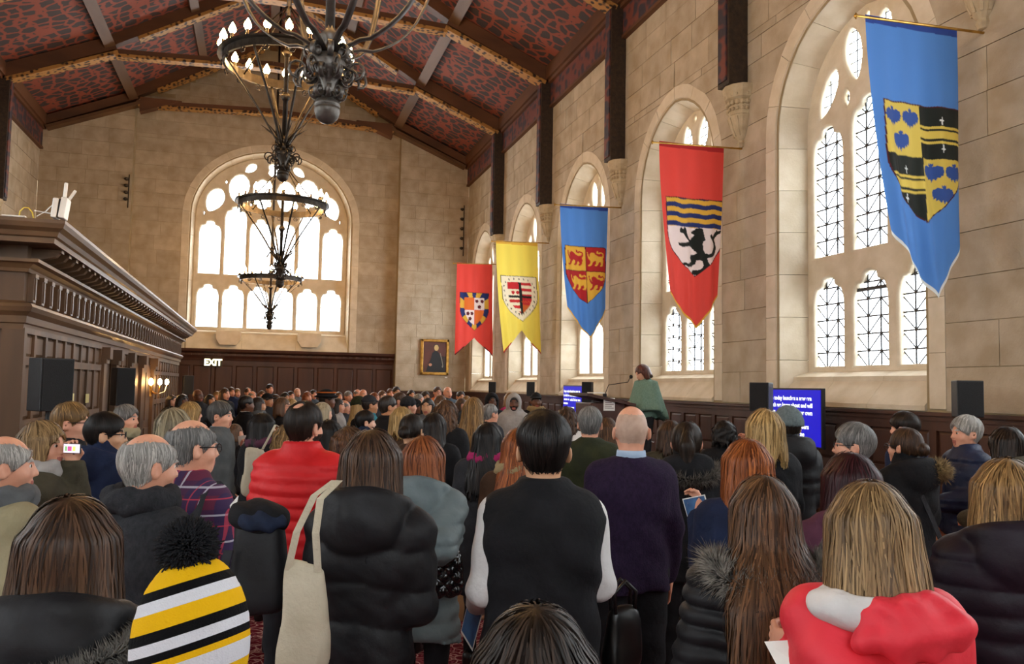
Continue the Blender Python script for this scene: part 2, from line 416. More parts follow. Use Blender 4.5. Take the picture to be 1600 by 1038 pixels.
def window(n, fr, o, depth, splay, tracery, panes, leads, mats, quarry=None, stone_len=.55, sill_steps=True, zglass=None, detail=True):
    w = struct(empty('window_%d' % n))
    pth = [(-o.h, o.z0)]+[(-o.h, o.z0+(o.zs-o.z0)*i/6) for i in range(1, 6)]+o.outline()+[(o.h, o.zs-(o.zs-o.z0)*i/6) for i in range(1, 7)]
    prof = [(RING, -.004), (.05, -.004), (.035, .02), (.01, .03), (0, .06), (-splay, depth), (RING, depth)]
    V, F, tot = surround_mesh(o, 0, 99, pth, prof)
    k = max(1, round(tot/stone_len)) if detail else 1
    for i in range(k):
        a, b = tot*i/k+.003, tot*(i+1)/k-.003
        V, F, _ = surround_mesh(o, a, b, pth, prof)
        pr = random.uniform(-.004, 0)
        m = MB(); m.add([fr(u, e+pr, z) for u, e, z in V], F); m.build('voussoir', M['stone_light'], w)
    # sloped sill in stones
    hs = o.h; zg = zglass
    for i in range(3):
        a, b = o.c-hs+2*hs*i/3, o.c-hs+2*hs*(i+1)/3
        P = [(-.02, o.z0-.02), (-.02, o.z0+.03), (.20, zg-.16), (.20, zg-.10), (depth-.05, zg-.02), (depth+.05, zg-.02), (depth+.05, o.z0-.02)]
        m = MB(); kk = len(P); V = [fr(u, e, z) for u in (a+.002, b-.002) for e, z in P]
        m.add(V, [tuple(range(kk)), tuple(range(kk, 2*kk))]+[(j, (j+1) % kk, kk+(j+1) % kk, kk+j) for j in range(kk)])
        m.build('sill_stone', M['stone_light'], w)
    mt = Matrix([[*(np.array(fr(1, 0, 0))-np.array(fr(0, 0, 0))), 0], [*(np.array(fr(0, 0, 1))-np.array(fr(0, 0, 0))), 0], [*(np.array(fr(0, 1, 0))-np.array(fr(0, 0, 0))), 0], [0, 0, 0, 1]]).transposed()
    mt.translation = Vector(fr(o.c, depth-.02, 0))
    t = obj('tracery', tracery, M['stone_light'], w); t.matrix_world = mt
    l = obj('lead_lattice', leads, M['lead'], w); l.matrix_world = mt
    if quarry:
        me, spots = quarry
        for (x, z) in spots:
            qd = obj('glass_quarry', me, M['glass'], w); qd.matrix_world = mt @ Matrix.Translation((x, z, .012))
        pn = [p for p in panes if p[4]]
    else: pn = panes
    for (x0, x1, z0, z1, _) in pn:
        m = MB(); m.box(x0, x1, z0, z1, .008, .014); pb = m.build('pane', M['glass'], w); pb.matrix_world = mt
    return w
# side window: three lights over three lights, tracery head
def side_window_parts():
    op = pointed(1.13, 5.2, 1.27); out = [(-1.13, 2.0)]+op+[(1.13, 2.0)]
    xs = [(-1.07, -.43), (-.32, .32), (.43, 1.07)]
    holes = [light_hole(a, b, 2.10, 3.28) for a, b in xs]
    holes += [light_hole(a, b, 3.50, zt) for (a, b), zt in zip(xs, (5.22, 5.40, 5.22))]
    for s in (-1, 1):
        holes.append(leaf(s*.72, 5.60, .70, .33, math.pi/2+s*.5))
        holes.append(leaf(s*.375, 5.44, .28, .17, math.pi/2-s*.1))
        holes.append(leaf(s*.245, 5.95, .76, .36, math.pi/2-s*.16))
    holes.append(leaf(0, 6.33, .18, .15, math.pi/2))
    tr = filled_plate([out]+holes, .13, .035, 'tracery')
    panes = [(a-.02, b+.02, 2.06, 3.42, False) for a, b in xs]+[(a-.02, b+.02, 3.43, 5.10, False) for a, b in xs]+[(-1.05, 1.05, 5.11, 6.32, True)]
    lf = MB()
    for a, b in xs:
        for i in range(1, 3): x = a+(b-a)*i/3; lf.box(x-.005, x+.005, 2.08, 5.3, .009, .013)
        for i in range(9): z = 2.2+i*.36; lf.box(a, b, z-.006, z+.006, .009, .013)
    ld = MB(); r = .009
    for a, b in xs:
        z = 2.10
        while z < 5.3:
            ld.box(a, b, z-r, z+r, .003, .018); z += .205
        for i in range(1, 3): x = a+(b-a)*i/3; ld.box(x-r, x+r, 2.08, 5.3, .003, .018)
        z = 2.10
        while z < 5.25:
            for i in range(3):
                x0 = a+(b-a)*i/3; x1 = a+(b-a)*(i+1)/3
                if (i+int(z*10)) % 2: ld.beam((x0, z, .012), (x1, z+.205, .012), .013, .010, (0, 0, 1))
                else: ld.beam((x1, z, .012), (x0, z+.205, .012), .013, .010, (0, 0, 1))
            z += .205
    for i in range(9): z = 5.35+i*.13; ld.box(-.95, .95, z-.004, z+.004, .003, .018)
    for i in range(12): x = -.9+i*.165; ld.box(x-.004, x+.004, 5.3, 6.4 if abs(x) < .5 else 5.9, .003, .018)
    # opening casement frame of the middle lower light
    ld.box(-.31, .31, 3.02, 3.06, -.02, .03); ld.box(-.315, -.29, 2.1, 3.06, -.02, .03); ld.box(.29, .315, 2.1, 3.06, -.02, .03); ld.box(-.31, .31, 2.09, 2.13, -.02, .03)
    qm = MB(); qm.box(-.101, .101, -.098, .098, -.003, .003)
    spots = []
    for a, b in xs:
        for i in range(3):
            z = 2.10
            while z < 5.2: spots.append((a+(b-a)*(i+.5)/3, z+.1025)); z += .205
    return tr, panes, ld.mesh('lead_lattice'), lf.mesh('lead_lattice'), (qm.mesh('glass_quarry'), spots)
s_tr, s_pn, s_ld, s_lf, s_q = side_window_parts()
def end_window_parts():
    h = 2.30; out = [(-h, 3.3)]+elliptic(h, 6.95, 1.98)+[(h, 3.3)]
    xs = [(-2.22+.75*i, -2.22+.75*i+.64) for i in range(6)]; xs = [(a+.025-.035, b+.025+.035) for a, b in xs]
    holes = [light_hole(a, b, 3.46, 4.86) for a, b in xs]
    holes += [light_hole(a, b, 5.12, zt) for (a, b), zt in zip(xs, (6.85, 7.35, 7.0, 7.0, 7.35, 6.85))]
    for s in (-1, 1):
        holes += [leaf(s*1.78, 7.48, .88, .58, math.pi/2+s*.45), leaf(s*1.08, 7.92, .98, .68, math.pi/2+s*.25), leaf(s*.36, 7.75, 1.08, .66, math.pi/2), leaf(s*.74, 8.58, .50, .32, math.pi/2+s*.9),
                  leaf(s*1.46, 8.08, .20, .14, math.pi/2), leaf(s*2.08, 7.05, .22, .12, math.pi/2), leaf(s*.7, 7.42, .2, .13, math.pi/2)]
    holes += [foil(0, 8.58, .27)]
    tr = filled_plate([out]+holes, .16, .045, 'tracery')
    panes = [(a-.02, b+.02, 3.42, 5.0, False) for a, b in xs]+[(a-.02, b+.02, 5.01, 6.9, False) for a, b in xs]+[(-2.2, 2.2, 6.91, 8.85, False)]
    ld = MB(); r = .006
    for j, (a, b) in enumerate(xs):
        for z in (4.25, 5.9): ld.box(a, b, z-.01, z+.01, .003, .018)
        for i in range(1, 3): x = a+(b-a)*i/3; ld.box(x-.003, x+.003, 3.44, 6.9, .003, .018)
    return tr, panes, ld.mesh('lead_lattice')
e_tr, e_pn, e_ld = end_window_parts()
# ---- right wall
OPR = [Opening(c, 1.25, 1.66, 5.20, 1.37, 'p') for c in WINR]
wall_right = struct(empty('wall_right'))
wall_sheet(FR, YB, 27.0, 0, 9.6, OPR).build('masonry', M['stone_base'], wall_right)
mb = MB(); mb.box(XW+.7, XW+.75, YB, 27.6, 0, 1.6); mb.build('outer_face', M['stone_base'], wall_right)
stones(FR, wall_right, 4.3, YE, 1.64, 8.50, OPR)
for i, o in enumerate(OPR):
    vis = o.c > 5
    window(i+1, FR, o, .46, .14, s_tr, s_pn, s_ld if 5 < o.c < 13 else s_lf, None, s_q if 5 < o.c < 13 else None, detail=vis, zglass=2.10)
# ---- left wall
OPL = [Opening(c, 1.25, 1.66, 5.20, 1.37, 'p') for c in WINR if c < 18]
wall_left = struct(empty('wall_left'))
wall_sheet(FL, YB, 27.0, 0, 9.6, OPL).build('masonry', M['stone_base'], wall_left)
stones(FL, wall_left, 19.0, YE, 3.2, 8.50, [])
for i, o in enumerate(OPL): window(20+i, FL, o, .46, .14, s_tr, s_pn, s_lf, None, None, detail=False, zglass=2.10)
# ---- end wall: recessed centre between two piers
GZ = lambda u: 9.40+(6.4-abs(u))/2.4*1.02 if abs(u) > 4.0 else (10.42+(4.0-abs(u))*.57)
OPE = Opening(0.18, 2.42, 2.80, 6.95, 2.10, 'e')
wall_end = struct(empty('wall_end'))
wall_sheet(FE, -4.2, 4.4, 0, GZ, [OPE]).build('masonry', M['stone_base'], wall_end)
mb = wall_sheet(FP, 4.1, 6.4, 0, GZ, []); m2 = wall_sheet(FP, -6.4, -3.9, 0, GZ, [])
mb.add(m2.V, m2.F); mb.add([(4.1, YE, 0), (4.1, 27.02, 0), (4.1, 27.02, 10.5), (4.1, YE, 10.5)], [(0, 1, 2, 3)])
mb.add([(-3.9, YE, 0), (-3.9, 27.02, 0), (-3.9, 27.02, 10.5), (-3.9, YE, 10.5)], [(0, 1, 2, 3)])
mb.build('pier', M['stone_base'], wall_end)
stones(FE, wall_end, -3.9, 4.1, 2.75, 11.6, [OPE], ztop=lambda u: GZ(u)-.3, limit=150)
stones(FP, wall_end, 4.1, 6.4, 1.64, 9.9, [], lo=.5, hi=.8, ztop=lambda u: GZ(u)-.25, limit=80)
stones(FP, wall_end, -6.4, -3.9, 2.8, 9.9, [], lo=.5, hi=.8, ztop=lambda u: GZ(u)-.25, limit=60)
window(9, FE, OPE, .40, .10, e_tr, e_pn, e_ld, None, None, zglass=3.44, stone_len=.7)
for px in (-1.02, 1.40):      # stone brackets under the end window
    mb = MB(); mb.prism([(px-.36, 3.36), (px-.36, 3.12), (px-.24, 2.94), (px+.24, 2.94), (px+.36, 3.12), (px+.36, 3.36)], 1, 26.85, 27.3)
    struct(mb.build('trim_%d' % (31 if px < 0 else 32), M['stone_light']))
# ---- back wall (behind the camera)
OPB = Opening(0.0, 2.42, 2.80, 6.95, 2.10, 'e')
wall_back = struct(empty('wall_back'))
wall_sheet(FB, -6.4, 6.4, 0, GZ, [OPB]).build('masonry', M['stone_base'], wall_back)
window(30, FB, OPB, .40, .10, e_tr, e_pn, e_ld, None, None, zglass=3.44, detail=False)
# ---- panelled wainscot
PAN = {}
def wain(fr, name, u0, u1, ztop, parent=None, pw=.46, rows=((.25, .95), (1.05, 1.45)), mat='wood_end', cap=True, thick=.07, e0=0.0):
    w = struct(empty(name)) if parent is None else parent
    m = MB(); P = lambda a, b, e, f, c, d: m.hexa([fr(a, e, c), fr(b, e, c), fr(b, f, c), fr(a, f, c), fr(a, e, d), fr(b, e, d), fr(b, f, d), fr(a, f, d)])
    P(u0, u1, e0-.01, e0+.02, 0, ztop)
    m.build('backing', M[mat], w)
    n = max(1, round((u1-u0)/pw)); pw = (u1-u0)/n
    m = MB(); zs = [0]+[v for r in rows for v in r]+[ztop]
    for a, b in zip(zs[::2], zs[1::2]): P(u0, u1, e0-.045, e0, a, b)
    m.build('rail', M[mat], w)
    for i in range(n+1):
        m = MB(); P(max(u0, u0+i*pw-.045), min(u1, u0+i*pw+.045), e0-.04, e0, .02, ztop-.03); m.build('stile', M[mat], w)
    for i in range(n):
        for (a, b) in rows:
            key = (fr, a, b, round(pw, 4), mat)
            x0, x1 = u0+i*pw+.05, u0+(i+1)*pw-.05
            m = MB(); g = .035
            V = [fr(x0, e0-.012, a), fr(x1, e0-.012, a), fr(x1, e0-.012, b), fr(x0, e0-.012, b), fr(x0+g, e0-.03, a+g), fr(x1-g, e0-.03, a+g), fr(x1-g, e0-.03, b-g), fr(x0+g, e0-.03, b-g)]
            m.add(V, [(4, 5, 6, 7), (0, 1, 5, 4), (1, 2, 6, 5), (2, 3, 7, 6), (3, 0, 4, 7)]); m.build('panel', M[mat], w)
    if cap:
        m = MB(); P(u0, u1, e0-thick-.02, e0+.05, ztop-.035, ztop); P(u0, u1, e0-thick+.01, e0, ztop-.085, ztop-.035); m.build('cap_rail', M[mat], w)
    return w
wain(FR, 'trim_1', 3.0, YE, 1.63)
wain(FP, 'trim_2', 4.12, 6.35, 1.62)
# tall panelling with a cornice on the end wall
te = wain(FE, 'trim_3', -3.88, 4.08, 2.45, rows=((.25, 1.15), (1.3, 2.3)), pw=.62, cap=False)
m = MB(); m.prism([(27.0, 2.45), (26.93, 2.45), (26.91, 2.52), (26.86, 2.60), (26.86, 2.66), (26.76, 2.72), (26.74, 2.80), (27.0, 2.80)], 0, -3.88, 4.08); m.build('cornice', M['wood_end'], te)
for i in range(38):
    m = MB(); x = -3.8+i*.208; m.box(x, x+.09, 26.80, 26.92, 2.60, 2.665); m.build('dentil', M['wood_end'], te)
wain(FL, 'trim_4', 23.4, YE, 2.45, rows=((.25, 1.15), (1.3, 2.3)), pw=.62)
# ---- roof: painted panels between purlins and trusses
ceiling = struct(empty('ceiling'))
SEC = [(6.42, 9.36), (4.0, 10.42), (2.03, 11.55), (0.0, 12.70)]
LINES = [YB]+POSTS+[27.3]
LINES = sorted(set(round(v, 3) for v in LINES))
for sx in (-1, 1):
    for (xa, za), (xb, zb) in zip(SEC, SEC[1:]):
        for y0, y1 in zip(LINES, LINES[1:]):
            m = MB(); V = [(sx*xa, y0, za), (sx*xa, y1, za), (sx*xb, y1, zb), (sx*xb, y0, zb)]
            m.hexa(V+[(x, y, z+.05) for x, y, z in V]); m.build('ceiling_panel', M['roof_panel'], ceiling)
    for (px, pz, w, h) in ((4.0, 10.42, .26, .34), (2.03, 11.55, .22, .26)):
        m = MB(); m.beam((sx*px, YB, pz-h/2+.04), (sx*px, 27.0, pz-h/2+.04), w, h, (sx*.45, 0, 1)); m.build('purlin', M['wood_purlin'], ceiling)
    m = MB(); m.box(*sorted((sx*6.2, sx*6.42)), YB, 27.0, 9.10, 9.42); m.build('wall_plate', M['wood_roof'], ceiling)
    m = MB(); m.box(*sorted((sx*6.33, sx*6.41)), YB, 27.0, 8.47, 9.10); m.build('frieze', M['frieze'], ceiling)
    m = MB(); m.box(*sorted((sx*6.26, sx*6.41)), YB, 27.0, 9.02, 9.11); m.box(*sorted((sx*6.30, sx*6.41)), YB, 27.0, 8.44, 8.50); m.build('frieze_moulding', M['wood_roof'], ceiling)
m = MB(); m.box(-.12, .12, YB, 27.0, 12.35, 12.65); m.build('ridge_beam', M['wood_purlin'], ceiling)
def corbel_mesh():
    m = MB(); n = 12
    prof = [(.02, -.86), (.05, -.85), (.075, -.80), (.06, -.76), (.09, -.72), (.15, -.60), (.19, -.46), (.20, -.42), (.175, -.40), (.19, -.36), (.19, -.20), (.235, -.17), (.255, -.10), (.27, -.06), (.27, 0)]
    m.lathe(prof, n, (0, 0, 0), 0)
    for k in range(9):     # leaf bosses round the capital
        a = math.pi/2+math.pi*(k+.5)/9
        for (r, z, s) in ((.215, -.13, .034), (.20, -.24, .042), (.195, -.33, .03)):
            c = (r*math.cos(a), r*math.sin(a), z)
            m.lathe([(.002, -s), (s*.8, -s*.6), (s, 0), (s*.8, s*.6), (.002, s)], 6, c)
    for k in range(5):
        a = math.pi/2+math.pi*(k+.5)/5; m.beam((.19*math.cos(a), .19*math.sin(a), -.44), (.10*math.cos(a), .10*math.sin(a), -.70), .03, .03)
    return m.mesh('corbel', False)
CORB = corbel_mesh()
for i, y in enumerate(POSTS+[26.5]):
    last = y > 26
    t = struct(empty('trim_%d' % (10+i)))
    for sx in (-1, 1):
        if not last:
            m = MB(); m.box(*sorted((sx*6.10, sx*6.41)), y-.15, y+.15, 6.10, 9.10); m.build('post', M['post'], t)
            m = MB(); m.box(*sorted((sx*6.075, sx*6.10)), y-.10, y+.10, 6.16, 9.0); m.build('carved_strip', M['frieze'], t)
            c = obj('corbel', CORB, M['corbel'], t, (sx*6.40, y, 6.10), 0 if sx > 0 else math.pi)
        a = .34 if not last else .24
        m = MB(); m.beam((sx*6.35, y, 9.19), (sx*3.85, y, 10.27), .30 if not last else .22, a, (sx*.45, 0, 1)); m.build('rafter', M['wood_roof'], t)
        m = MB(); m.beam((sx*6.2, y, 9.03), (sx*3.75, y, 10.03), .33, .09, (sx*.42, 0, 1)); m.build('carved_edge', M['gold_strip'] if not last else M['wood_purlin'], t)
        m = MB(); m.beam((sx*4.1, y, 10.25), (0, y, 12.55), .26, .32, (sx*.57, 0, 1)); m.build('upper_rafter', M['wood_roof'], t)
        m = MB(); m.beam((sx*3.3, y, 10.46), (sx*.3, y, 12.15), .29, .08, (sx*.57, 0, 1)); m.build('carved_edge', M['gold_strip'], t)
        m = MB()
        m.beam((sx*3.85, y, 10.04), (0, y, 10.22), .24, .14); m.build('collar', M['wood_roof'], t)
        m = MB(); m.beam((sx*3.80, y, 9.95), (0, y, 10.13), .27, .08); m.build('carved_edge', M['gold_strip'], t)
        if last:
            m = MB(); m.prism([(sx*3.75, 10.2), (sx*3.75, 9.75), (sx*3.1, 10.0), (sx*2.6, 10.2)], 1, y-.15, y+.15); m.build('bracket', M['wood_roof'], t)
# ================================================================== furnishings
def cmesh(name, m, mats, parent, smooth=False, **k): return m.build(name, mats, parent, smooth, **k)
# ---- the oak vestibule on the left
def vestibule():
    v = empty('oak_vestibule', (-2.1, 8.45, 0)); tag(v, 'long dark oak panelled vestibule with bracketed cornice along the left side', 'vestibule')
    ox, oy = 2.1, -8.45
    X0, Y0, Y1 = -2.10, 8.45, 23.30
    def part(name, fill, mat='wood', smooth=False):
        m = MB(); fill(m); m.V = [(x+ox, y+oy, z) for x, y, z in m.V]; return m.build(name, M[mat], v, smooth)
    part('body', lambda m: m.box(-6.38, X0-.03, Y0+.03, Y1-.03, 0, 2.9))
    part('roof_boards', lambda m: m.box(-6.38, X0+.1, Y0-.1, Y1+.1, 3.10, 3.17))
    def mould(name, prof, mat='wood_h'):
        """profile (projection beyond body face, z) swept round near face, front and far face"""
        m = MB(); ring = []
        for p, z in prof: ring.append([(-6.38, Y0-p, z), (X0+p, Y0-p, z), (X0+p, Y1+p, z), (-6.38, Y1+p, z)])
        k = len(prof); V = [ring[j][i] for i in range(4) for j in range(k)]
        F = [(i*k+j, i*k+(j+1) % k, (i+1)*k+(j+1) % k, (i+1)*k+j) for i in range(3) for j in range(k)]
        F += [tuple(range(k)), tuple(range(3*k, 4*k))]
        m.add([(x+ox, y+oy, z) for x, y, z in V], F); return m.build(name, M[mat], v)
    mould('architrave', [(-.02, 2.24), (.03, 2.24), (.035, 2.29), (.055, 2.30), (.06, 2.36), (.10, 2.40), (.115, 2.44), (.10, 2.47), (.02, 2.50), (-.02, 2.50)])
    mould('frieze_board', [(-.02, 2.48), (.015, 2.48), (.015, 2.78), (-.02, 2.78)], 'wood')
    mould('bed_moulding', [(-.02, 2.76), (.05, 2.76), (.06, 2.79), (.10, 2.83), (.15, 2.84), (.15, 2.87), (-.02, 2.87)])
    mould('soffit', [(-.02, 2.86), (.03, 2.86), (.03, 3.00), (.30, 3.00), (.30, 3.03), (-.02, 3.03)], 'wood')
    mould('cornice', [(.20, 3.00), (.30, 2.995), (.305, 3.04), (.33, 3.05), (.345, 3.09), (.385, 3.12), (.40, 3.16), (.40, 3.19), (.0, 3.21), (.0, 3.02)])
    # fluted brackets on the frieze and two tiers of blocks under the cornice
    mk = MB(); mk.box(0, .055, -.055, .055, 2.50, 2.76); mk.box(0, .07, -.06, .06, 2.72, 2.76); mk.box(.04, .066, -.02, .02, 2.52, 2.72)
    tri = mk.mesh('frieze_bracket')
    mk = MB(); mk.prism([(0, 2.87), (.20, 2.93), (.25, 2.995), (0, 2.995)], 1, -.045, .045); mk.box(.17, .25, -.05, .05, 2.965, 2.995)
    mod = mk.mesh('cornice_block')
    n = 47; st = (Y1-Y0-.3)/(n-1)
    for i in range(n):
        y = Y0+.15+i*st
        obj('frieze_bracket', tri, M['wood_h'], v, (X0+.01+ox, y+oy, 0)); obj('cornice_block', mod, M['wood'], v, (X0+.03+ox, y+oy, 0))
    for i in range(5):
        x = X0-.3-i*.5
        obj('frieze_bracket', tri, M['wood_h'], v, (x+ox, Y0-.01+oy, 0), -math.pi/2); obj('cornice_block', mod, M['wood'], v, (x+ox, Y0-.03+oy, 0), -math.pi/2)
    # panelled front: three tiers of small panels with rails and stiles
    FV = lambda u, e, z: (X0-e+ox, u+oy, z)
    def front(u0, u1, rows, pw):
        f = lambda u, e, z: FV(u, e, z)
        P = lambda m, a, b, e, g, c, d: m.hexa([FV(a, e, c), FV(b, e, c), FV(b, g, c), FV(a, g, c), FV(a, e, d), FV(b, e, d), FV(b, g, d), FV(a, g, d)])
        n = max(1, round((u1-u0)/pw)); pw = (u1-u0)/n
        zs = [0]+[q for r in rows for q in r]+[2.26]
        for a, b in zip(zs[::2], zs[1::2]):
            m = MB(); P(m, u0, u1, -.035, .03, a, b); m.build('rail', M['wood'], v)
        for i in range(n+1):
            m = MB(); P(m, max(u0, u0+i*pw-.035), min(u1, u0+i*pw+.035), -.03, .03, .02, 2.25); m.build('stile', M['wood'], v)
        for i in range(n):
            for a, b in rows:
                x0, x1 = u0+i*pw+.037, u0+(i+1)*pw-.037; g = .03; e0, e1 = .008, -.012
                m = MB(); m.add([FV(x0, e0, a), FV(x1, e0, a), FV(x1, e0, b), FV(x0, e0, b), FV(x0+g, e1, a+g), FV(x1-g, e1, a+g), FV(x1-g, e1, b-g), FV(x0+g, e1, b-g)],
                                [(4, 5, 6, 7), (0, 1, 5, 4), (1, 2, 6, 5), (2, 3, 7, 6), (3, 0, 4, 7)]); m.build('panel', M['wood'], v)
    R3 = ((.2, .68), (.76, 1.42), (1.50, 1.93), (2.02, 2.2))
    R3 = ((.2, .70), (.80, 1.32), (1.42, 1.92), (2.00, 2.21))
    front(Y0, 12.3, R3, .43)
    front(13.6, 14.6, R3, .43); front(18.2, 23.3, R3, .45)
    part('corner_post', lambda m: m.box(X0-.14, X0+.045, Y0-.03, Y0+.06, 0, 2.25))
    for y in (12.45, 13.45, 14.75, 16.2, 17.9):   # pilasters with bracket caps round the doorway
        part('pilaster', lambda m: (m.box(X0-.02, X0+.06, y-.09, y+.09, 0, 2.24), m.box(X0-.02, X0+.10, y-.12, y+.12, 0, .2), m.box(X0-.02, X0+.13, y-.11, y+.11, 2.08, 2.24), m.box(X0-.02, X0+.09, y-.12, y+.12, 2.02, 2.08)))
    for (a, b) in ((14.85, 15.5), (15.5, 16.1), (16.3, 17.05), (17.05, 17.8)):
        d = part('door', lambda m: (m.box(X0-.05, X0-.005, a, b, 0.01, 2.1), m.box(X0-.02, X0+.01, a+.08, b-.08, .25, .9), m.box(X0-.02, X0+.01, a+.08, b-.08, 1.05, 1.95)))
    return v
VEST = vestibule()
# ---- chandeliers
BULB = emis('warm_bulb', (1.0, .56, .20), 85.0)
def scroll_pts(r0, turns=1.35, n=16, flip=1):
    P = []
    for i in range(n+1):
        t = i/n; a = turns*2*math.pi*t; r = r0*(1-.72*t)
        P.append((r0-r*math.cos(a)*1.0, flip*r*math.sin(a)))
    return P
def chandelier(loc, ztop, label, big=False, mat='iron', zring=1.58, nb=20, R=.80):
    """origin at the underside of the ball finial"""
    c = empty('chandelier', loc); tag(c, label, 'chandelier', 'iron ring chandeliers')
    IM = M[mat]; seg = 20 if big else 10
    m = MB(); m.lathe([(.005, 0), (.04, .012), (.068, .04), (.08, .085), (.08, .10), (.074, .105), (.074, .112), (.08, .117), (.07, .145), (.04, .165)], 24 if big else 12); m.build('ball_finial', IM, c, True)
    m = MB(); m.lathe([(.045, .155), (.035, .19), (.04, .25), (.085, .33), (.105, .39), (.085, .43), (.05, .46), (.045, .52), (.075, .55), (.03, .60), (.022, .7)], 16); m.build('stem_body', IM, c, True)
    ht = ztop-loc[2]
    m = MB(); m.tube([(0, 0, .6), (0, 0, ht)], .03, 8); 
    for z in (1.15, 1.75, 2.2):
        if z < ht: m.lathe([(.03, z-.06), (.07, z), (.03, z+.06)], 10)
    m.build('hanging_rod', IM, c, True)
    # C-scrolls round the body
    k = 8
    for tier, (z0, r0, rr, fl, w) in enumerate(((.20, .045, .045, -1, .030), (.31, .075, .055, -1, .034), (.44, .06, .06, 1, .036))):
        for j in range(k if big or tier != 1 else 4):
            a = 2*math.pi*(j+.5*(tier % 2))/k; ca, sa = math.cos(a), math.sin(a)
            P = [((r0+p[0]*.9)*ca, (r0+p[0]*.9)*sa, z0+p[1]) for p in scroll_pts(rr, n=14 if big else 8, flip=fl)]
            mm = MB(); mm.ribbon(P, w, .008, (-sa, ca, 0)); mm.build('scroll', IM, c, True)
    # outer tendrils, only on the side arms
    for j in range(8):
        a = 2*math.pi*(j+.25)/8; ca, sa = math.cos(a), math.sin(a)
        P = [((.09+.05*math.sin(math.pi*t)+p[0]*0+t*.10)*ca, (.09+.05*math.sin(math.pi*t)+t*.10)*sa, .36-.10*t) for t, p in [(i/6, (0, 0)) for i in range(7)]]
        e = P[-1]; P += [((.19+.055*math.sin(q))*ca, (.19+.055*math.sin(q))*sa, e[2]+.055-.055*math.cos(q)) for q in [i*.7 for i in range(1, 8)]]
        mm = MB(); mm.tube(P, [.009]*len(P), 6); mm.build('tendril', IM, c, True)
    # leaf spikes at the crown
    for j in range(10 if not big else 0):
        a = 2*math.pi*j/10; ca, sa = math.cos(a), math.sin(a)
        P = [((.04+.26*t**1.4)*ca, (.04+.26*t**1.4)*sa, .52+.22*t) for t in (0, .25, .5, .75, 1)]
        mm = MB(); mm.tube(P, [.014, .013, .011, .008, .003], 5); mm.build('leaf_spike', IM, c, True)
    # arms up to the ring
    for j in range(8):
        a = 2*math.pi*(j+.3)/8; ca, sa = math.cos(a), math.sin(a)
        P = []
        for i in range(13):
            t = i/12; r = .05+(R-.05)*(t**1.15)*(1-.18*math.sin(math.pi*t)); z = .47+(zring-.50)*(t*.62+.38*t**3)+.05*math.sin(math.pi*t)
            if big: r = .05+(R-.05)*t**.85; z = .44+(zring-.47)*(.30*t+.70*t**4.5)+.03*math.sin(math.pi*min(t*4, 1))
            P.append((r*ca, r*sa, z))
        mm = MB(); mm.ribbon(P, .040 if big else .032, .012, (-sa, ca, 0)); mm.build('arm', IM, c, True)
    m = MB(); n = 40
    for (rr, zz, hw, hh) in ((R, zring, .018, .05), (R+.035, zring+.055, .05, .012)):
        for i in range(n):
            a0, a1 = 2*math.pi*i/n, 2*math.pi*(i+1)/n
            V = [((rr+s*hw)*math.cos(a), (rr+s*hw)*math.sin(a), zz+h*hh) for a in (a0, a1) for s, h in ((-1, -1), (1, -1), (1, 1), (-1, 1))]
            m.add(V, [(0, 1, 5, 4), (1, 2, 6, 5), (2, 3, 7, 6), (3, 0, 4, 7)])
    m.build('ring', IM, c)
    # cresting scrolls hung below and stays above the ring
    for j in range(16):
        a = 2*math.pi*j/16; ca, sa = math.cos(a), math.sin(a)
        P = [((R+.02)*ca-sa*p[0]*.9, (R+.02)*sa+ca*p[0]*.9, zring-.05+p[1]*.9-.03) for p in scroll_pts(.055, n=8, flip=-1)]
        mm = MB(); mm.ribbon(P, .02, .008, (ca, sa, 0)); mm.build('ring_scroll', IM, c, True)
    for j in range(4):
        a = 2*math.pi*(j+.5)/4; mm = MB(); mm.tube([(R*math.cos(a), R*math.sin(a), zring), (.35*math.cos(a), .35*math.sin(a), zring+.45), (.03*math.cos(a), .03*math.sin(a), zring+.8)], .011, 6); mm.build('stay', IM, c, True)
    bm_ = MB(); bm_.lathe([(.004, 0), (.022, .01), (.046, .045), (.046, .075), (.026, .12), (.004, .16)], 8); bmesh_ = bm_.mesh('bulb', True)
    cm_ = MB(); cm_.lathe([(.005, -.07), (.03, -.06), (.018, -.03), (.018, 0), (.026, .012)], 8); cup = cm_.mesh('candle_cup', True)
    for j in range(nb):
        a = 2*math.pi*j/nb; p = ((R+.04)*math.cos(a), (R+.04)*math.sin(a), zring+.13)
        obj('candle_cup', cup, IM, c, p); obj('bulb', bmesh_, BULB, c, p)
    return c
chandelier((.33, 5.2, 3.41), 12.3, 'nearest iron chandelier, only its grey scrolled underside and ball showing', True, 'iron_grey')
chandelier((.17, 11.3, 4.46), 12.3, 'iron ring chandelier of lit bulbs just behind the big grey finial')
chandelier((.27, 16.5, 3.62), 12.3, 'iron ring chandelier blazing in front of the arched end window')
chandelier((.15, 23.5, 3.24), 12.3, 'farthest iron chandelier hanging low before the end window', zring=1.36)
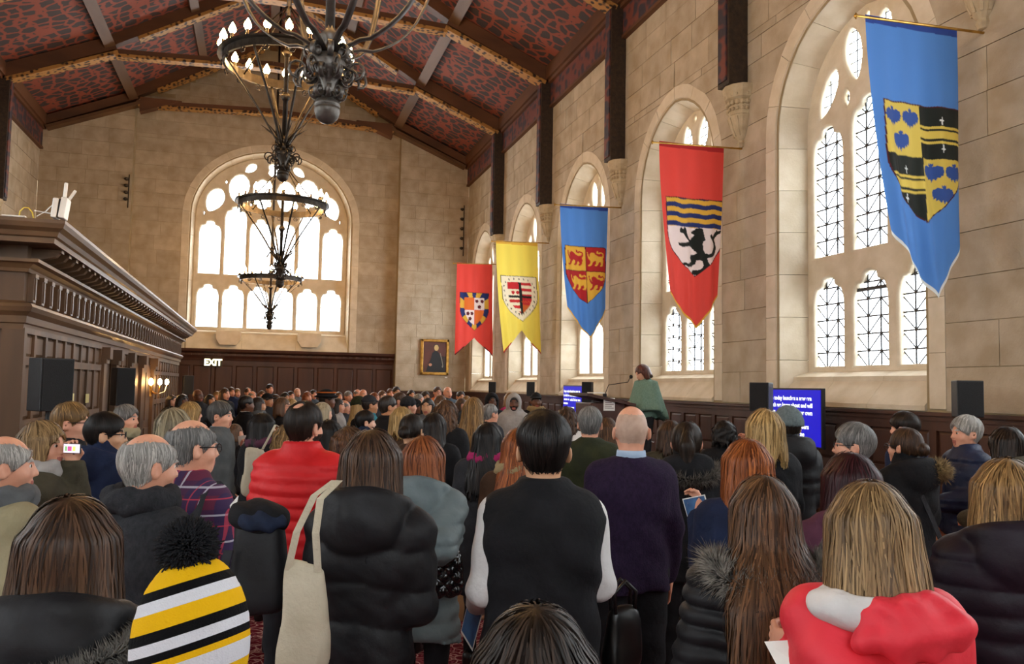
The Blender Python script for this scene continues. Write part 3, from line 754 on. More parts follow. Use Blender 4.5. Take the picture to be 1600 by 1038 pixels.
# ---- wall sconce of three bulbs on the vestibule
def sconce():
    p = on_axis(242, 597, 0, -1.98); s = empty('wall_sconce', (-2.04, p[1], p[2]-.1)); tag(s, 'brass wall sconce with three glowing bulbs on the oak vestibule', 'sconce')
    m = MB(); m.box(-.02, 0.01, -.08, .08, -.18, .12); m.build('backplate', M['brass'], s)
    bm_ = MB(); bm_.lathe([(.004, 0), (.03, .015), (.04, .05), (.035, .09), (.012, .125)], 10); me = bm_.mesh('bulb', True)
    for i, dy in enumerate((-2.2, 0, 2.0)):
        dy *= .62
        m = MB(); m.tube([(0, 0, -.08), (.08, dy*.4, -.14), (.14, dy*.8, -.10), (.15, dy, .03)], .010, 6); m.build('arm', M['brass'], s, True)
        obj('bulb', me, BULB, s, (.15, dy, .04))
sconce()
# ---- loudspeakers on poles
def speaker(px0, px1, py0, py1, X, label, rz=0.0, dep=.24):
    a = on_axis((px0+px1)/2, py0, 0, X); dpt = float((a-CAM)@C_F)
    w = (px1-px0)*dpt/F_PX*.80; h = (py1-py0)*dpt/F_PX
    s = empty('loudspeaker', (a[0], a[1], 0), rz); tag(s, label, 'loudspeaker', 'black loudspeakers on stands')
    zt = a[2]
    m = MB(); m.prism([(-w/2, -dep/2), (w/2, -dep/2), (w/2*.8, dep/2), (-w/2*.8, dep/2)], 2, zt-h, zt); m.build('cabinet', M['black_plastic'], s, bevel=.008)
    m = MB(); m.box(-w/2+.012, w/2-.012, -dep/2-.008, -dep/2+.002, zt-h+.012, zt-.012); m.build('grille', M['speaker_cloth'], s)
    m = MB(); m.tube([(0, 0, .02), (0, 0, zt-h)], .017, 8); m.build('stand_pole', M['black_plastic'], s)
    for k in range(3):
        q = 2*math.pi*k/3+.5; m = MB(); m.tube([(0, 0, .55), (.28*math.cos(q), .28*math.sin(q), .012)], .011, 6); m.build('stand_leg', M['black_plastic'], s)
speaker(1485, 1533, 595, 652, 5.85, 'black loudspeaker at the far right below the stone wall', -.5)
speaker(1172, 1210, 598, 642, 5.45, 'black loudspeaker beside the large blue caption screen', -.9)
speaker(909, 929, 597, 634, 5.45, 'black loudspeaker beside the small distant caption screen', -.6)
speaker(822, 838, 597, 619, 5.85, 'black loudspeaker under the yellow banner', -.4)
speaker(763, 777, 597, 614, 5.85, 'black loudspeaker nearest the end wall, under the far red banner', -.4)
speaker(46, 112, 560, 642, -1.72, 'largest black loudspeaker in front of the oak panelling at left', .75)
speaker(174, 210, 575, 634, -1.70, 'black loudspeaker beside the lit wall sconce', .55)
speaker(284, 303, 587, 616, -1.55, 'small black loudspeaker beyond the end of the vestibule', .3)
# ---- caption screens
def screen(y0, y1, z0, z1, X, lines, label, hh):
    s = empty('caption_screen', (X, (y0+y1)/2, 0)); tag(s, label, 'screen'); w = y1-y0
    m = MB(); m.box(0, .05, -w/2-.015, w/2+.015, z0-.02, z1+.02); m.build('bezel', M['black_plastic'], s, bevel=.004)
    m = MB(); m.box(-.003, .002, -w/2, w/2, z0, z1); m.build('display', emis('screen_blue', '#1109c8', .55), s)
    m = MB(); m.box(.03, .08, -.03, .03, .05, z0+.2); m.box(-.1, .3, -.25, .25, 0.0, .04); m.build('stand', M['black_plastic'], s)
    mt = emis('caption_text', '#e8eee8', .9)
    for (txt, zf, size, off) in lines:
        if txt.startswith('#'):
            me = MB()
            x = 0
            for k in txt: 
                if k == '#': me.box(x, x+size*.42, -size*.22, size*.25, 0, .002)
                x += size*.5
            me = me.mesh('caption_line')
        else: me = text_mesh(txt, size, .001, 'LEFT', 1.0, .0018)
        t = obj('caption_line', me, mt, s); t.matrix_local = Matrix(((0, 0, -1, -.005), (-1, 0, 0, w/2-.03-off), (0, 1, 0, z1-(z1-z0)*zf), (0, 0, 0, 1)))
    return s
TXT = [('I hope today launches a new era', .135, hh, 0) for hh in (.072,)]
TX = [('I hope today launches a new era', .155, .069, 0), ('in which we know about and will', .285, .069, 0), ('###### ## and all of our own', .415, .0735, .02), ('#######', .54, .07, 0), ('####### #### ##### offers', .665, .0735, 0), ('##### #### Mawr in the', .80, .0735, .02)]
def caps(extra):
    out = []
    for t, z, s, o in TX:
        if t.startswith('#') and ' ' in t:
            b = ''.join(c if c in '# ' else '' for c in t.split(' and')[0].split(' offers')[0].split(' Mawr')[0]); out.append((b, z, s*.9, o))
            tail = t[len(t.split(' and')[0].split(' offers')[0].split(' Mawr')[0]):].strip(); out.append((tail, z, s, o+len(b)*s*.5+.02))
        else: out.append((t, z, s, o))
    return out
screen(7.84, 8.93, 1.20, 1.83, 5.92, caps(0), 'large blue caption screen with white text in front of the panelling', .6)
screen(14.92, 16.02, 1.20, 1.84, 5.92, caps(0), 'distant blue caption screen beside the lectern platform', .6)
# ---- platform, lectern, sign, microphone
m = MB(); m.box(4.2, 6.25, 10.0, 12.6, 0, .5); m.box(4.18, 6.25, 9.98, 12.62, .47, .5)
tag(m.build('speaker_platform', M['wood_end']), 'low wooden platform under the lectern', 'platform')
lc = empty('lectern', (4.72, 11.15, .5)); tag(lc, 'dark wooden lectern in front of the speaker in the green poncho', 'lectern')
m = MB(); m.box(-.30, .22, -.30, .30, .06, 1.10); m.build('body', M['wood_end'], lc, bevel=.01)
m = MB(); m.box(-.36, .28, -.36, .36, 0, .06); m.build('base', M['wood_end'], lc, bevel=.01)
m = MB(); m.hexa([(-.38, -.36, 1.20), (.36, -.36, 1.06), (.36, .36, 1.06), (-.38, .36, 1.20), (-.38, -.36, 1.24), (.36, -.36, 1.10), (.36, .36, 1.10), (-.38, .36, 1.24)]); m.build('reading_desk', M['wood_end'], lc)
p = on_axis(952, 632, 1, 10.84)
m = MB(); m.box(p[0]-.085, p[0]+.085, 10.838, 10.847, p[2]-.09, p[2]+.09)
sg = tag(m.build('paper_sign', M['paper']), 'white paper sign on the front of the lectern', 'sign')
ink = pm('grey_ink', '#8d7f7c', '#a39592', 30, .8)
for i in range(5):
    m = MB(); z = p[2]+.05-i*.026; m.box(p[0]-.065, p[0]+.065-.03*(i % 2), 10.835, 10.839, z-.005, z+.005); m.build('print_line', ink, sg)
m = MB(); m.box(4.50, 4.68, 10.98, 11.2, 1.735, 1.75); tag(m.build('speech_notes', M['paper']), 'white notes lying on top of the lectern', 'paper')
mc = empty('microphone', (4.86, 11.40, 1.66)); tag(mc, 'small black gooseneck microphone rising from the lectern', 'microphone')
m = MB(); m.lathe([(.03, .02), (.03, .07), (.012, .08)], 10); m.build('base', M['black_plastic'], mc)
g0 = on_axis(986, 589, 1, 11.4); g = np.array(g0)-np.array([4.86, 11.40, 1.66])
m = MB(); m.tube([(0, 0, .05), (.06, 0, .2), (g[0]-.05, 0, g[2]-.08), (g[0]-.01, 0, g[2])], .006, 6); m.build('gooseneck', M['black_plastic'], mc, True)
m = MB(); m.lathe([(.004, -.03), (.022, -.02), (.028, 0), (.022, .02), (.004, .03)], 10, tuple(g)); m.build('foam_head', M['speaker_cloth'], mc, True)
# ---- portrait on the end pier
pt = empty('framed_portrait', (5.36, 26.62, 2.15)); tag(pt, 'gilt framed portrait of a seated figure in a dark gown', 'painting')
w, h = .94, 1.16
for nm, b in (('frame_side', (-w/2, -w/2+.09, 0, h)), ('frame_side', (w/2-.09, w/2, 0, h)), ('frame_rail', (-w/2, w/2, 0, .09)), ('frame_rail', (-w/2, w/2, h-.09, h))):
    m = MB(); m.box(b[0], b[1], -.06, .02, b[2], b[3]); m.build(nm, M['brass'], pt, bevel=.015)
def flat(name, pts, y, col, par):
    me = filled_plate([pts], .004, .0005, name); me.transform(Matrix(((1, 0, 0, 0), (0, 0, 1, y), (0, 1, 0, 0), (0, 0, 0, 1)))); return obj(name, me, pm('paint_'+name+col, col, col, 5, .6), par)
m = MB(); m.box(-w/2+.08, w/2-.08, -.02, 0, .08, h-.08); m.build('canvas', pm('canvas_brown', '#4a2a1c', '#5c2e26', 3, .6), pt)
flat('painted_gown', [(-.28, .10), (.34, .10), (.33, .35), (.20, .60), (.12, .74), (.02, .80), (-.08, .72), (-.13, .50), (-.22, .30)], -.024, '#171a1e', pt)
flat('painted_face', [(.05+.075*math.cos(i*.5236), .885+.10*math.sin(i*.5236)) for i in range(12)], -.027, '#c2a56c', pt)
flat('painted_hair', [(.05+.10*math.cos(i*.349+.0), .91+.10*math.sin(i*.349)) for i in range(10)], -.0255, '#33231b', pt)
flat('painted_hand', [(-.14+.055*math.cos(i*.785), .33+.05*math.sin(i*.785)) for i in range(8)], -.028, '#b98468', pt)
flat('painted_sash', [(.17, .70), (.19, .72), (.25, .50), (.29, .30), (.27, .24), (.24, .26), (.26, .34), (.22, .50)], -.0275, '#7c7a70', pt)
flat('painted_chair', [(.20, .62), (.36, .60), (.37, .12), (.33, .12), (.33, .36)], -.0225, '#2a1d18', pt)
m = MB(); m.box(5.72, 5.80, 26.63, 26.642, 2.06, 2.10); tag(m.build('label_card', M['paper']), 'tiny white card on the stone under the framed portrait', 'card')
# ---- iron rods with hooks
def hook_rod(p, label, n=5, span=1.7):
    r = empty('iron_hook_rod', p); tag(r, label, 'bracket')
    m = MB(); m.tube([(0, 0, 0), (0, 0, span)], .016, 6); m.build('rod', M['iron'], r)
    for i in range(n):
        z = .25+i*(span-.4)/(n-1); m = MB(); m.lathe([(.01, -.05), (.06, -.02), (.07, .02), (.03, .05)], 8, (-.07, -.04, z)); m.tube([(0, 0, z), (-.07, -.04, z-.04)], .014, 5); m.build('hook', M['iron'], r)
hook_rod((6.24, 26.635, 6.1), 'tall iron rod with hooks on the wall by the far red banner')
hook_rod((-3.98, 26.635, 6.9), 'shorter iron rod with hooks on the wall left of the end window', 4, 1.0)
# ---- exit sign
ex = empty('exit_sign', (-1.43, 26.86, 2.38)); tag(ex, 'small glowing EXIT sign on the oak panelling of the end wall', 'sign')
m = MB(); m.box(-.26, .26, 0, .09, -.11, .11); m.build('housing', pm('sign_green', '#2c2a12', '#353217', 10, .5), ex)
me = text_mesh('EXIT', .27, .002, 'CENTER', .92, .012); me.transform(Matrix(((1, 0, 0, 0), (0, 0, 1, -.006), (0, 1, 0, 0), (0, 0, 0, 1)))); obj('exit_letters', me, emis('exit_glow', (1.0, .95, .62), 1.6), ex)
# ---- wireless gear on top of the vestibule
ap = on_axis(97, 338, 1, 8.12); a0 = empty('wireless_access_point', (ap[0], 8.12, 3.21)); tag(a0, 'white wireless unit with two raised antennas on the vestibule corner', 'access point')
def rotbox(name, c, sz, ry, par, mat):
    m = MB(); m.box(-sz[0]/2, sz[0]/2, -sz[1]/2, sz[1]/2, 0, sz[2]); o = m.build(name, M[mat], par, bevel=.008); o.location = c; o.rotation_euler = (0, ry, 0); return o
rotbox('back_plate', (-.055, 0, 0), (.045, .16, .175), .09, a0, 'white_plastic'); rotbox('front_shell', (.005, 0, 0), (.05, .16, .185), .12, a0, 'white_plastic'); rotbox('gap_gasket', (-.026, 0, .01), (.02, .13, .16), .1, a0, 'black_plastic')
rotbox('antenna', (.012, 0, .17), (.03, .02, .16), .05, a0, 'white_plastic'); rotbox('antenna', (.03, .04, .17), (.026, .02, .12), .52, a0, 'white_plastic')
m = MB(); m.tube([(-.07, 0, .13), (-.10, 0, .10), (-.13, 0, .06), (-.2, 0, .01)], .005, 6); m.tube([(-.22, 0, .06), (-.06, 0, .04)], .006, 6); m.build('cable', M['white_plastic'], a0)
fp = on_axis(24, 334, 1, 8.2); f0 = empty('flat_antenna', (fp[0], 8.2, 3.21)); tag(f0, 'flat white antenna with a yellow cable loop on the vestibule roof', 'antenna')
m = MB(); m.box(-.09, .09, -.06, .06, .0, .012); m.build('plate', M['white_plastic'], f0)
m = MB(); m.tube([(.03, 0, .01), (.035, 0, .06), (.065, 0, .095), (.10, 0, .095), (.13, 0, .06), (.145, 0, .005)], .006, 8); m.build('cable_loop', M['yellow_cable'], f0, True)
for k, (x, lab) in enumerate(((112, 'pale yellow notice on the oak panelling, left of the pair'), (136, 'pale yellow notice on the oak panelling, right of the pair'))):
    q = on_axis(x, 622, 0, -2.065); m = MB(); m.box(-2.066, -2.058, q[1]-.09, q[1]+.09, q[2]-.06, q[2]+.05); tag(m.build('notice_card', pm('yellow_paper', '#d8cf8a', '#e2da9c', 10, .7)), lab, 'notice')
# ---- heraldic banners
def inpoly(P, x, y):
    P = np.asarray(P, float); r = np.zeros(x.shape, bool); j = len(P)-1
    for i in range(len(P)):
        xi, yi = P[i]; xj, yj = P[j]
        c = ((yi > y) != (yj > y)) & (x < (xj-xi)*(y-yi)/(yj-yi+1e-12)+xi); r ^= c; j = i
    return r
HC = {k: np.array(lin(v)) for k, v in dict(blue='#2f63b4', navy='#1d2c66', gold='#d9a93a', pale='#e3c95a', black='#10150f', red='#e0463c', crimson='#a81f24', white='#ead9d6', yellow='#f1dc5c', cream='#ece2c4', orange='#e0702c', sky='#4d84cf', bird='#2b4d96', silver='#d9dfdf', wine='#5a1420', hem='#23408f').items()}
BIRD = [(.5, 0), (.56, .06), (.6, .02), (.6, .14), (.57, .2), (.75, .14), (.95, .24), (1, .45), (.93, .72), (.86, .66), (.82, .8), (.74, .74), (.66, .92), (.58, .8), (.5, 1), (.42, .8), (.34, .92), (.26, .74), (.18, .8), (.14, .66), (.07, .72), (0, .45), (.05, .24), (.25, .14), (.43, .2), (.4, .14), (.4, .02), (.44, .06)]
RAMP = [(.28, .44), (.30, .41), (.33, .43), (.36, .40), (.38, .44), (.39, .49), (.42, .535), (.45, .55), (.47, .52), (.505, .49), (.49, .47), (.46, .465), (.48, .44), (.53, .41), (.58, .405), (.605, .425), (.61, .46), (.62, .50), (.635, .545), (.60, .57), (.595, .60), (.60, .66), (.62, .70), (.67, .715), (.71, .70), (.735, .66), (.755, .61), (.735, .56), (.71, .53), (.695, .49), (.72, .47), (.735, .50), (.76, .46), (.80, .43), (.805, .405), (.83, .425), (.87, .41), (.86, .445), (.82, .47), (.785, .50), (.76, .53), (.785, .57), (.80, .62), (.79, .67), (.765, .715), (.73, .74), (.67, .755), (.65, .76), (.66, .80), (.68, .83), (.66, .88), (.63, .92), (.58, .94), (.53, .965), (.49, .96), (.45, .93), (.48, .90), (.53, .905), (.575, .885), (.60, .85), (.585, .80), (.55, .785), (.52, .79), (.51, .83), (.46, .865), (.40, .875), (.36, .86), (.31, .845), (.34, .82), (.40, .835), (.45, .80), (.43, .76), (.45, .725), (.51, .715), (.53, .70), (.48, .65), (.45, .625), (.38, .635), (.32, .645), (.26, .625), (.25, .60), (.30, .595), (.36, .59), (.42, .575), (.37, .53), (.34, .485), (.28, .475)]
PASS = [(.06, .12), (.12, .08), (.13, .30), (.22, .42), (.20, .22), (.30, .12), (.42, .16), (.55, .30), (.72, .36), (.86, .34), (.90, .24), (.80, .16), (.68, .22), (.56, .16), (.58, .02), (.66, .04), (.66, .12), (.80, .08), (.95, .18), (.97, .36), (.90, .46), (.92, .66), (.88, .86), (.82, .95), (.70, .94), (.78, .80), (.74, .68), (.66, .72), (.62, .86), (.54, .95), (.42, .92), (.52, .80), (.52, .64), (.42, .62), (.34, .74), (.28, .90), (.14, .96), (.08, .90), (.20, .82), (.24, .64), (.14, .50), (.08, .32)]
BLOB = [(.5+.48*math.cos(t)*(1+.12*math.cos(5*t)), .5+.48*math.sin(t)*(1+.12*math.cos(5*t))) for t in np.linspace(0, 2*math.pi, 21)[:-1]]
DAG = [(.5, 0), (.58, .62), (.9, .66), (.9, .74), (.6, .76), (.6, 1), (.4, 1), (.4, .76), (.1, .74), (.1, .66), (.42, .62)]
def shield_half(b): return np.where(b < .42, .5, .5*(1-np.clip((b-.42)/.58, 0, 1)**2.1))
def put(col, P, a, b, box, c): 
    msk = inpoly([(box[0]+x*(box[2]-box[0]), box[1]+y*(box[3]-box[1])) for x, y in P], a, b); col[msk] = c
def des5(a, b, col):
    def gold(m, x0, x1, y0, y1):
        col[m] = HC['pale']*.85
        w, h = x1-x0, y1-y0
        for (cx, cy) in ((.24, .27), (.73, .27), (.46, .72)):
            t = np.zeros(a.shape, bool); put_c = inpoly([(x0+w*(cx-.23+.46*px), y0+h*(cy-.2+.40*py)) for px, py in BIRD], a, b); col[put_c & m] = HC['bird']
    def dark(m, x0, x1, y0, y1):
        col[m] = HC['black']*1.2; v = (b-y0)/(y1-y0); u = (a-x0)/(x1-x0)
        for lo, hi in ((.36, .41), (.45, .60), (.65, .70)): col[m & (v > lo) & (v < hi)] = HC['pale']*.9
        for P in ([(x, y*.28+.05) for x, y in DAG], [(x, (1-y)*.28+.72) for x, y in DAG]):
            col[m & inpoly([(.5+(x-.5)*.11, y) for x, y in P], u, v)] = HC['silver']
    gold((a < .48) & (b < .45), 0, .48, 0, .45); dark((a >= .48) & (b < .45), .48, 1, 0, .45)
    dark((a < .5) & (b >= .45), .05, .5, .45, .90); gold((a >= .5) & (b >= .45), .5, 1, .45, .88)
def des4(a, b, col):
    col[:] = HC['white']; v = b+.012*np.sin(a*16.5); 
    top = b < .37
    k = np.floor((v+.0)/.062).astype(int); col[top & (k % 2 == 0)] = HC['gold']; col[top & (k % 2 == 1)] = HC['navy']
    col[inpoly([((x-.11)/.78, (y-.07)/.90) for x, y in RAMP], a, b)] = HC['black']
def des3(a, b, col):
    q1 = ((a < .5) == (b < .43)); col[q1] = HC['gold']; col[~q1] = HC['crimson']
    for (x0, y0) in ((.02, .05), (.52, .05), (.10, .48), (.54, .48)):
        mk = inpoly([(x0+x*.44, y0+y*.30) for x, y in PASS], a, b); sw = mk & q1; sv = mk & ~q1; col[sw] = HC['crimson']; col[sv] = HC['gold']
    col[(np.abs(a-.5) < .008) | (np.abs(b-.43) < .006)] = HC['wine']*.5
def des2(a, b, col):
    col[:] = HC['cream']
    for i in range(24):
        t = i/24*2*math.pi; cx = .5+.44*max(-1, min(1, 1.25*math.cos(t))); bb = .44+.42*math.sin(t)*1.0
        bb = max(.06, bb)
        hw = float(shield_half(np.array(bb))); cx = .5+(cx-.5)/.5*hw*.98 if bb > .42 else cx
        col[inpoly([(cx-.02+.04*x, bb-.03+.06*y) for x, y in ((.1, 0), (.5, .1), (.9, .5), (.6, .6), (.7, 1), (.4, .9), (0, .4))], a, b)] = HC['black']
    ia, ib = (a-.17)/.68, (b-.13)/.72
    inn = (np.abs(ia-.5) < shield_half(ib)) & (ib > 0) & (ib < 1)
    l, t = ia < .5, ib < .45
    bars = (np.floor(ib*11) % 2 == 0)
    q = inn & l & t; col[q & (ib < .22)] = HC['crimson']*1.3; 
    for cx in (.2, .38): col[inpoly([(cx-.07+.14*x, .26+.13*y) for x, y in BIRD], ia, ib) & inn] = HC['crimson']*1.2
    col[inn & ~l & t & bars] = HC['crimson']*1.3; col[inn & l & ~t & bars] = HC['crimson']*1.3
    q = inn & ~l & ~t; col[q] = HC['crimson']*1.3; col[q & (ib > .7)] = HC['orange']*.8
    col[inn & ((np.abs(ia-.5) < .06) | (np.abs(ib-.45) < .035))] = HC['black']
    for k in (.10, .13): col[q & (np.abs(ib-.6-.02*np.sin(ia*50)) < .008)] = HC['orange']
def des1(a, b, col):
    hw = shield_half(b); edge = (np.abs(a-.5) > hw-.15) | (b < .13) | (b > .87-(np.abs(a-.5))*.5)
    ang = np.arctan2(b-.42, (a-.5)*1.2); k = np.floor((ang+math.pi)/(2*math.pi)*14); col[:] = HC['navy']; col[k % 2 == 0] = HC['gold']
    inn = ~edge; l, t = a < .5, b < .46
    col[inn & (l == t)] = HC['orange']; col[inn & (l != t)] = HC['white']
    for cx, cy in ((.60, .22), (.78, .22), (.69, .37), (.27, .56), (.41, .56), (.34, .70)):
        col[inpoly([(cx-.06+.12*x, cy-.05+.10*y) for x, y in BLOB], a, b) & inn] = HC['wine']
    col[inn & ((np.abs(a-.5) < .008) | (np.abs(b-.46) < .007))] = HC['red']
def cloth_mat(name):
    m, N, L, b = nodes_mat(name); at = N.new('ShaderNodeAttribute'); at.attribute_name = 'print'; o = N['Material Output']
    L.new(at.outputs['Color'], b.inputs['Base Color']); b.inputs['Roughness'].default_value = .7; b.inputs['Sheen Weight'].default_value = .1
    t = N.new('ShaderNodeBsdfTranslucent'); L.new(at.outputs['Color'], t.inputs['Color'])
    mx = N.new('ShaderNodeMixShader'); mx.inputs[0].default_value = .42; L.new(b.outputs[0], mx.inputs[1]); L.new(t.outputs[0], mx.inputs[2]); L.new(mx.outputs[0], o.inputs[0])
    return m
CLOTH = cloth_mat('printed_banner_cloth')
def banner(Y, base, trim, des, outline, shield, tail, label, nu, nv, hem, seed):
    """outline = (xl_top, xr_top, z_top, xl_bot, xr_bot, z_edge, x_tip, z_tip); shield = four px corners already in metres"""
    xlt, xrt, zt, xlb, xrb, ze, xt, ztip = outline
    g = empty('heraldic_banner', (6.0, Y, ztip)); tag(g, label, 'banner', 'heraldic banners along the window wall')
    u = np.linspace(0, 1, nu); v = np.linspace(0, 1, nv); U, V = np.meshgrid(u, v, indexing='ij')
    ut = (xt-xlb)/(xrb-xlb); k = np.where(U < ut, U/ut, (1-U)/(1-ut))
    zb = ze+(ztip-ze)*(k**(.85 if tail == 'point' else 1.0))
    Z = zt+(zb-zt)*V; f = (zt-Z)/(zt-ze)
    X = (xlt+(xlb-xlt)*np.clip(f, 0, 1.2)**1.5)*(1-U)+(xrt+(xrb-xrt)*np.clip(f, 0, 1.2))*U
    rng = np.random.RandomState(seed); ph = rng.uniform(0, 6, 6)
    Yo = (.025*np.sin(U*9+ph[0]+f*1.5)+.018*np.sin(U*17+ph[1]-f*2.2)+.012*np.sin(U*31+ph[2]+f))*np.clip(f*1.6, 0, 1)-.05*f*f*(1-U)
    col = np.tile(HC[base], (nu, nv, 1)).reshape(nu, nv, 3)*(.97+.06*np.sin(U*23+ph[3])[..., None]*.5)
    col[(zt-Z) < .07] = HC[hem]
    tm = ((1-V)*(zt-zb) < .035) & (f > .9); col[tm] = HC[trim]
    if trim == 'silver' or tail == 'point': 
        pass
    (sx0, sz0), (sx1, sz1), (stx, stz) = shield
    # shield coordinates
    cx0 = (sx0+sx1)/2; B = ((sz0+sz1)/2-Z)/((sz0+sz1)/2-stz); cx = cx0+(stx-cx0)*np.clip(B, 0, 1)*.9; A = (X-cx)/(sx1-sx0)+.5
    ins = (np.abs(A-.5) < shield_half(B)) & (B > 0) & (B < 1)
    rim = (np.abs(A-.5) < shield_half(B)+.016) & (B > -.012) & (B < 1.012)
    sc = np.zeros((nu, nv, 3)); des(A, B, sc); col[rim] = HC['wine']*.6 if base in ('red', 'sky') else HC['black']; col[ins] = sc[ins]
    P = np.stack([X-6.0, Yo, Z-ztip], -1).reshape(-1, 3)
    i = np.arange((nu-1)*(nv-1)); I, J = i//(nv-1), i % (nv-1); a = I*nv+J
    F = np.stack([a, a+1, a+nv+1, a+nv], 1); me = arr_mesh('banner_cloth', P, F, True)
    at = me.color_attributes.new('print', 'FLOAT_COLOR', 'POINT'); at.data.foreach_set('color', np.concatenate([col.reshape(-1, 3), np.ones((nu*nv, 1))], 1).astype(np.float32).ravel())
    obj('banner_cloth', me, CLOTH, g)
    m = MB(); m.tube([(xlt-.10-6, 0, zt-.03-ztip), (.40, 0, zt+.02-ztip)], .013, 8); m.build('banner_pole', M['brass'], g)
    m = MB(); m.lathe([(.004, -.03), (.022, 0), (.004, .03)], 8, (xlt-.10-6, 0, zt-.03-ztip)); m.build('finial', M['brass'], g, True)
xz = lambda x, y, Y: tuple(float(q) for q in on_axis(x, y, 1, Y)[[0, 2]])
def ban(pts, shp, Y, *a):
    (x0, z0), (x1, z1), (x2, z2), (x3, z3), (x4, z4) = [xz(*p, Y) for p in pts]
    return (x0, x1, (z0+z1)/2, x2, x3, (z2+z3)/2, x4, z4), [xz(*p, Y) for p in shp]
o, s = ban(((1352, 32), (1495, 38), (1388, 375), (1502, 368), (1455, 467)), ((1378, 166), (1498, 166), (1446, 347)), 6.05)
banner(6.05, 'sky', 'silver', des5, o, s, 'point', 'nearest blue banner with a shield of blue birds and white daggers', 130, 300, 'hem', 1)
o, s = ban(((1030, 223), (1131, 229), (1042, 462), (1122, 460), (1086, 514)), ((1041, 311), (1128, 313), (1087, 431)), 10.18)
banner(10.18, 'red', 'gold', des4, o, s, 'point', 'red banner with a black rampant lion under wavy bars', 100, 240, 'crimson', 2)
o, s = ban(((875, 321), (950, 322), (885, 485), (947, 482), (919, 529)), ((882, 387), (946, 386), (917, 474)), 14.31)
banner(14.31, 'sky', 'gold', des3, o, s, 'point', 'blue banner with four red and gold walking lions', 80, 190, 'hem', 3)
o, s = ban(((775, 379), (840, 377), (787, 555), (845, 552), (817, 517)), ((783, 434), (837, 431), (816, 502)), 18.44)
banner(18.44, 'yellow', 'crimson', des2, o, s, 'swallow', 'yellow swallow-tailed banner with a black cross on its shield', 70, 160, 'gold', 4)
o, s = ban(((714, 411), (769, 413), (710, 556), (770, 557), (741, 528)), ((719, 458), (763, 458), (741, 516)), 22.57)
banner(22.57, 'red', 'wine', des1, o, s, 'swallow', 'farthest red swallow-tailed banner with a blue and orange bordered shield', 70, 160, 'red', 5)
# ================================================================== people: distance-field bodies
f32 = np.float32
def snet(fn, lo, hi, h):
    """naive surface nets of fn(x, y, z) on a grid; returns vertices, quads"""
    n = [max(4, int(math.ceil((b-a)/h))+1) for a, b in zip(lo, hi)]
    ax = [(lo[i]+h*np.arange(n[i])).astype(f32) for i in range(3)]
    d = fn(ax[0][:, None, None], ax[1][None, :, None], ax[2][None, None, :]); d = np.broadcast_to(d, n).astype(f32)
    d = d.copy(); big = f32(h)
    for s in ((0,), (-1,)):
        i = s[0]; d[i] = np.maximum(d[i], big*.5); d[:, i] = np.maximum(d[:, i], big*.5); d[:, :, i] = np.maximum(d[:, :, i], big*.5)
    ins = d < 0; c = [m-1 for m in n]
    cnt = np.zeros(c, f32); acc = np.zeros((3, *c), f32)
    def sl(dx, dy, dz, L): return tuple(slice(o, o+l) for o, l in zip((dx, dy, dz), L))
    cross = []
    for a in range(3):
        L = list(n); L[a] -= 1; o1 = [0, 0, 0]; o1[a] = 1
        A, B = d[sl(0, 0, 0, L)], d[sl(*o1, L)]; cr = (A < 0) != (B < 0); cross.append(cr)
        t = np.where(cr, A/(A-B+1e-12*(A == B)), 0).astype(f32)
        o = [i for i in range(3) if i != a]
        for p in (0, 1):
            for q in (0, 1):
                off = [0, 0, 0]; off[o[0]] = p; off[o[1]] = q
                s = sl(*off, c); k = cr[s]; cnt += k; acc[a] += np.where(k, t[s], 0); acc[o[0]] += k*f32(p); acc[o[1]] += k*f32(q)
    act = cnt > 0; idx = -np.ones(c, np.int64); m = int(act.sum()); idx[act] = np.arange(m)
    I = np.argwhere(act); V = np.stack([lo[k]+h*(I[:, k]+acc[k][act]/cnt[act]) for k in range(3)], 1)
    F = []
    for a in range(3):
        cr = cross[a]; o = [(a+1) % 3, (a+2) % 3]
        e = np.argwhere(cr); ok = (e[:, o[0]] > 0) & (e[:, o[1]] > 0) & (e[:, o[0]] < n[o[0]]-1) & (e[:, o[1]] < n[o[1]]-1); e = e[ok]
        if not len(e): continue
        q = []
        for p, r in ((1, 1), (0, 1), (0, 0), (1, 0)):
            k = e.copy(); k[:, o[0]] -= p; k[:, o[1]] -= r; q.append(idx[k[:, 0], k[:, 1], k[:, 2]])
        q = np.stack(q, 1); fl = ~ins[e[:, 0], e[:, 1], e[:, 2]]; q[fl] = q[fl][:, ::-1]; F.append(q)
    return V.astype(np.float64), (np.concatenate(F) if F else np.zeros((0, 4), np.int64))
def smin(a, b, k):
    h = np.clip(.5+.5*(b-a)/k, 0, 1); return b+(a-b)*h-k*h*(1-h)
def smax(a, b, k): return -smin(-a, -b, k)
def rcone(x, y, z, a, b, r1, r2, sy=1.0):
    ba = [b[i]-a[i] for i in range(3)]; L = sum(v*v for v in ba)+1e-9
    px, py, pz = x-f32(a[0]), (y-f32(a[1])), z-f32(a[2])
    t = np.clip((px*ba[0]+py*ba[1]+pz*ba[2])/L, 0, 1).astype(f32)
    return np.sqrt((px-t*ba[0])**2+((py-t*ba[1])*sy)**2+(pz-t*ba[2])**2)-(r1+(r2-r1)*t)
def ell(x, y, z, c, r):
    X, Y, Z = (x-f32(c[0])), (y-f32(c[1])), (z-f32(c[2]))
    k0 = np.sqrt((X/r[0])**2+(Y/r[1])**2+(Z/r[2])**2); k1 = np.sqrt((X/r[0]**2)**2+(Y/r[1]**2)**2+(Z/r[2]**2)**2)
    return k0*(k0-1)/(k1+1e-6)
